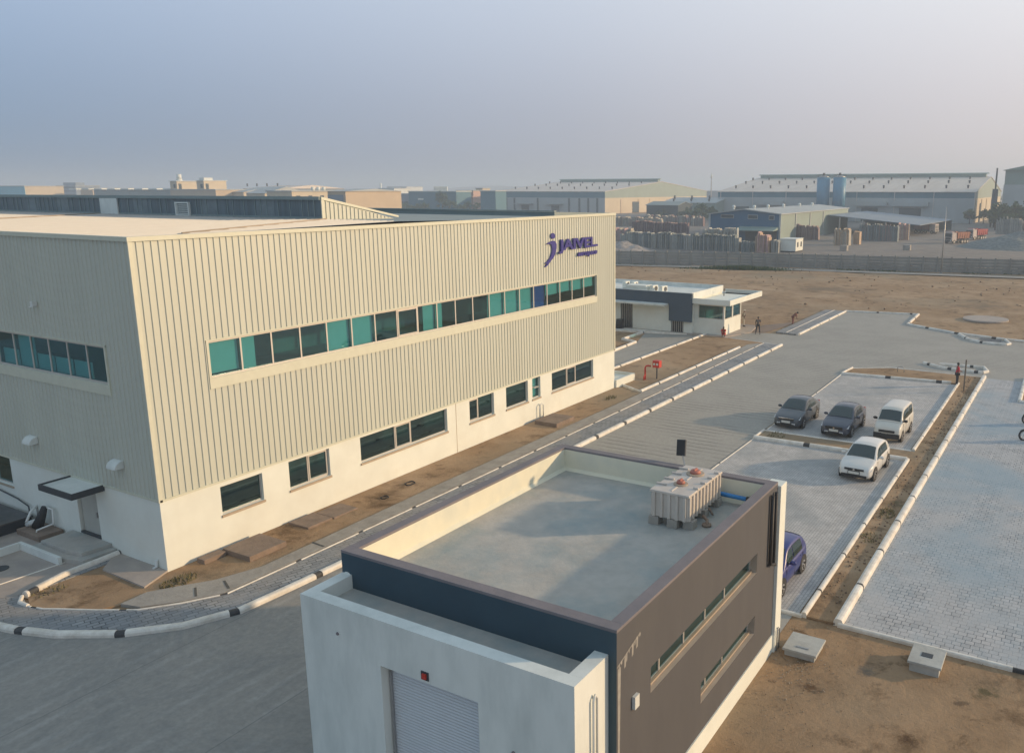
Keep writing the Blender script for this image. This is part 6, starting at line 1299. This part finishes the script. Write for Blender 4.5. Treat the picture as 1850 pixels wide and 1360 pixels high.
def motorcycle(x, y, rz, label):
    t = thing('motorcycle', label, 'motorcycle', (x, y, .035), rz, 'motorcycles at the right edge')
    for wx in (0, 1.28):
        mb = MB(); rw = .30; mb.tube([(wx+rw*math.cos(a), 0, rw+rw*math.sin(a)) for a in [2*math.pi*k/24 for k in range(25)]], .05, n=8, cap=False); w_ = mb.build('wheel', 'black', t)
        MB().tube([(wx+.23*math.cos(a), 0, rw+.23*math.sin(a)) for a in [2*math.pi*k/24 for k in range(25)]], .015, n=6, cap=False).cyl((wx, -.06, rw), .05, .12, axis=(0, 1, 0), n=12).build('rim', 'hub', w_)
        sp = MB()
        for k in range(8): sp.bar((wx, 0, rw), (wx+.24*math.cos(k*.785), 0, rw+.24*math.sin(k*.785)), .012)
        sp.build('spokes', 'hub', w_)
    MB().tube([(0, -.08, .3), (.2, -.08, .72), (.27, -.08, .95)], .022, n=8).tube([(0, .08, .3), (.2, .08, .72), (.27, .08, .95)], .022, n=8).build('front_fork', 'hub', t)
    MB().tube([(.28, 0, .82), (.5, 0, .55), (.85, 0, .42), (1.28, .0, .3)], .03, n=8).tube([(.3, 0, .8), (.85, 0, .72), (1.28, 0, .62)], .025, n=8).build('frame', 'black', t)
    MB().blob((.52, 0, .83), .26, .13, .12).build('fuel_tank', 'dark', t); MB().blob((1.0, 0, .80), .36, .13, .07).build('seat', 'black', t)
    MB().box(.48, .82, -.12, .12, .32, .60).build('engine', 'steel', t, bevel=.03); MB().tube([(.6, -.13, .35), (.9, -.16, .28), (1.45, -.17, .36)], [.025, .03, .045], n=8).build('exhaust', 'hub', t)
    MB().tube([(.42, -.36, 1.0), (.30, -.18, .98), (.28, 0, .96), (.30, .18, .98), (.42, .36, 1.0)], .016, n=8).build('handlebar', 'hub', t)
    MB().blob((.17, 0, .86), .10, .10, .10, nu=12, nv=8).build('headlight', 'lampglass', t)
    mb = MB(); grid(mb, [[(.36*math.cos(a), y_, .3+.36*math.sin(a)) for y_ in (-.06, 0, .06)] for a in [R(40)+R(100)*k/8 for k in range(9)]]); grid(mb, [[(1.28+.37*math.cos(a), y_, .3+.37*math.sin(a)) for y_ in (-.07, 0, .07)] for a in [R(20)+R(100)*k/8 for k in range(9)]]); mb.build('mudguard', 'black', t)
    for s_ in (-1, 1): MB().bar((.32, s_*.24, .98), (.30, s_*.30, 1.18), .012).blob((.30, s_*.31, 1.2), .02, .06, .04, nu=8, nv=5).build('mirror', 'black', t)
    return t
motorcycle(34.3, -26.52, R(-75), 'black motorcycle cut by the right edge, nearer one with its front wheel showing')
motorcycle(38.2, -26.42, R(-75), 'black motorcycle cut by the right edge, farther one')

# ================================================================ PEOPLE
M['skin'] = mat('brown_skin', (.17, .09, .055), .6, .05, 20); M['hair'] = mat('black_hair', (.012, .011, .010), .6, .1, 20)
def skinned(name, chains, mats, parent, sub=1):
    """chains: list of lists of (pos, radius); a point given as int refers to an earlier vertex"""
    V = []; E = []; Rr = []
    for ch in chains:
        prev = None
        for it in ch:
            if isinstance(it, int): k = it
            else: V.append(it[0]); Rr.append(it[1]); k = len(V)-1
            if prev is not None: E.append((prev, k))
            prev = k
    me = bpy.data.meshes.new(name); me.from_pydata(V, E, []); o = bpy.data.objects.new(name, me); COL.objects.link(o); o.parent = parent
    md = o.modifiers.new('skin', 'SKIN'); md.use_smooth_shade = True
    for i, r in enumerate(Rr):
        sv = me.skin_vertices[0].data[i]; rr = r if isinstance(r, tuple) else (r, r); sv.radius = rr; sv.use_root = (i == 0)
    ss = o.modifiers.new('sub', 'SUBSURF'); ss.levels = sub; ss.render_levels = sub
    me.materials.append(M[mats]); return o
def lerp(a, b, t): return tuple(a[i]+(b[i]-a[i])*t for i in range(3))
def person(label, loc, rz, shirt, trousers, J, cap=None, vest=None, group=None):
    """J: joint positions, the figure faces +x"""
    t = thing('person', label, 'person', loc, rz)
    P = dict(pel=(0, 0, .93), chest=(0, 0, 1.28), neck=(0, 0, 1.45), head=(.02, 0, 1.60), crown=(.02, 0, 1.70),
             shl=(0, .19, 1.40), ell=(-.02, .25, 1.12), wrl=(.06, .25, .87), shr=(0, -.19, 1.40), elr=(-.02, -.25, 1.12), wrr=(.06, -.25, .87),
             hil=(0, .10, .90), knl=(.02, .11, .49), anl=(-.02, .12, .09), hir=(0, -.10, .90), knr=(.02, -.11, .49), anr=(-.02, -.12, .09)); P.update(J)
    ch = [[(P['pel'], (.13, .10)), (lerp(P['pel'], P['chest'], .45), (.12, .09)), (P['chest'], (.15, .10)), (P['neck'], .055), (P['head'], (.075, .085)), (P['crown'], .06)]]
    for s_ in 'lr':
        ch.append([2, (P['sh'+s_], .058), (P['el'+s_], .042), (P['wr'+s_], .028)])
    n = 6
    hands = []
    V0 = 6
    for i, s_ in enumerate('lr'):
        wr_i = V0+i*3+2; el, wr = Vector(P['el'+s_]), Vector(P['wr'+s_]); d = (wr-el).normalized(); sd = d.cross(Vector((0, 0, 1))); sd = sd.normalized() if sd.length > .2 else Vector((1, 0, 0)); cu = d.cross(sd).normalized()
        hands.append((wr_i, wr, d, sd, cu, 1 if s_ == 'l' else -1))
    idx = V0+6
    for (wi, wr, d, sd, cu, sg_) in hands:
        palm = wr+d*.06; ch.append([wi, (tuple(palm), (.036, .018))]); pi_ = idx; idx += 1
        for k, ln in enumerate((.070, .080, .074, .058)):
            b = palm+d*.03+sd*(-.027+.018*k); m = b+d*ln*.55+cu*.006*sg_; e = b+d*ln*.9+cu*.022*sg_; ch.append([pi_, (tuple(b), .0095), (tuple(m), .0085), (tuple(e), .007)]); idx += 3
        b = wr+d*.03-sd*.035; e = b+d*.045-sd*.02; ch.append([pi_, (tuple(b), .011), (tuple(e), .009)]); idx += 2
    for s_ in 'lr': ch.append([0, (P['hi'+s_], .085), (P['kn'+s_], .055), (P['an'+s_], .038)])
    skinned('body', ch, 'skin', t)
    # shirt, trousers, shoes, hair, face
    sh = [[(lerp(P['pel'], P['chest'], -.05), (.155, .12)), (lerp(P['pel'], P['chest'], .5), (.145, .11)), (P['chest'], (.175, .12)), (lerp(P['chest'], P['neck'], .85), .075)]]
    for s_ in 'lr': sh.append([2, (P['sh'+s_], .078), (lerp(P['sh'+s_], P['el'+s_], .55), .066), (lerp(P['el'+s_], P['wr'+s_], .25 if vest is None else -.1), .052)])
    skinned('shirt', sh, shirt, t)
    if vest: skinned('vest', [[(lerp(P['pel'], P['chest'], .05), (.165, .13)), (P['chest'], (.19, .135)), (lerp(P['chest'], P['neck'], .7), .09)]], vest, t)
    tr = [[(P['pel'], (.15, .115))]]
    for s_ in 'lr': tr.append([0, (P['hi'+s_], .10), (P['kn'+s_], .072), (lerp(P['kn'+s_], P['an'+s_], .92), .058)])
    skinned('trousers', tr, trousers, t)
    for s_ in 'lr': a = P['an'+s_]; MB().blob((a[0]+.06, a[1], .045), .14, .05, .05, nu=12, nv=6).build('shoe', 'black', t)
    h = P['head']; c = Vector(P['crown'])-Vector(h); MB().blob(tuple(Vector(h)+c*.45+Vector((-.02, 0, .005))), .098, .088, .095).build('hair', 'hair', t) if not cap else MB().blob(tuple(Vector(h)+c*.7), .105, .10, .075).box(h[0]+.05, h[0]+.17, h[1]-.06, h[1]+.06, h[2]+.055, h[2]+.07).build('cap', cap, t)
    f = Vector(h)+Vector((.085, 0, 0)); MB().blob(tuple(f+Vector((0, .03, .012))), .008, .013, .008, nu=8, nv=4).blob(tuple(f+Vector((0, -.03, .012))), .008, .013, .008, nu=8, nv=4).box(f.x-.005, f.x+.004, -.025+h[1], .025+h[1], h[2]-.055, h[2]-.045).build('eyes_and_mouth', 'hair', t)
    MB().hexa([(f.x-.01, h[1]-.015, h[2]-.03), (f.x+.02, h[1]-.012, h[2]-.03), (f.x+.02, h[1]+.012, h[2]-.03), (f.x-.01, h[1]+.015, h[2]-.03)], [(f.x-.01, h[1]-.006, h[2]+.015), (f.x, h[1]-.005, h[2]+.015), (f.x, h[1]+.005, h[2]+.015), (f.x-.01, h[1]+.006, h[2]+.015)]).build('nose', 'skin', t)
    return t
for nme, c in (('red_cloth', (.60, .02, .04)), ('dark_cloth', (.035, .035, .04)), ('grey_cloth', (.14, .12, .10)), ('pale_cloth', (.50, .46, .38)), ('brown_cloth', (.22, .09, .07)), ('white_cloth', (.62, .60, .56)), ('coral_cloth', (.50, .06, .05))): M[nme] = mat(nme, c, .85, .1, 10)
person('man in a red shirt standing at the far end of the soil strip', (46.75, -21.25, .03), R(-70), 'red_cloth', 'dark_cloth', dict(ell=(.02, .27, 1.14), wrl=(.2, .16, 1.12), elr=(.02, -.27, 1.14), wrr=(.2, -.16, 1.10), knl=(.02, .09, .49), anl=(-.02, .08, .09), knr=(.03, -.07, .49), anr=(.0, -.07, .09)))
person('man in a grey shirt standing legs apart on the paving', (60.75, -1.07, .03), R(200), 'grey_cloth', 'dark_cloth', dict(ell=(-.05, .27, 1.15), wrl=(.12, .12, 1.22), anl=(.06, .2, .09), knl=(.05, .15, .49), anr=(-.06, -.22, .09), knr=(0, -.16, .49)))
person('man in white cap and dark vest beside the guard house corner', (63.9, 1.6, .13), R(-60), 'pale_cloth', 'pale_cloth', dict(), cap='white_cloth', vest='dark_cloth')
person('brown clad man bending forward on the edge of the soil field', (67.76, -2.37, .04), R(-85), 'brown_cloth', 'brown_cloth', dict(chest=(.20, 0, 1.20), neck=(.33, 0, 1.30), head=(.45, 0, 1.33), crown=(.55, 0, 1.36), shl=(.28, .18, 1.26), shr=(.28, -.18, 1.26), ell=(.34, .22, .98), elr=(.34, -.22, .98), wrl=(.42, .12, .76), wrr=(.42, -.1, .74), knl=(.04, .08, .49), knr=(.0, -.08, .49)))
person('person in coral red crouching against the guard house corner', (57.35, 1.15, .13), R(190), 'coral_cloth', 'coral_cloth', dict(pel=(-.12, 0, .22), chest=(.02, 0, .55), neck=(.08, 0, .70), head=(.12, 0, .82), crown=(.13, 0, .92), shl=(.04, .18, .66), shr=(.04, -.18, .66), ell=(.26, .22, .50), elr=(.26, -.22, .50), wrl=(.42, .10, .48), wrr=(.42, -.08, .46), hil=(-.1, .10, .22), hir=(-.1, -.10, .22), knl=(.26, .14, .46), knr=(.26, -.14, .46), anl=(.10, .12, .09), anr=(.10, -.12, .09)))

# ================================================================ HAZE
hz = MB().box(-3800, 3900, -3900, 3900, -1.0, 48).build('haze', M['white']); hz.data.materials.clear()
hm = bpy.data.materials.new('haze_air'); hm.use_nodes = True; N = hm.node_tree.nodes; N.clear(); o_ = N.new('ShaderNodeOutputMaterial'); pv = N.new('ShaderNodeVolumePrincipled')
pv.inputs['Color'].default_value = (.70, .82, .96, 1); pv.inputs['Density'].default_value = .00078; pv.inputs['Anisotropy'].default_value = .2
hm.node_tree.links.new(pv.outputs[0], o_.inputs['Volume']); hz.data.materials.append(hm); hz['kind'] = 'stuff'; hz['label'] = 'thin bluish haze over the whole place'; hz['category'] = 'haze'
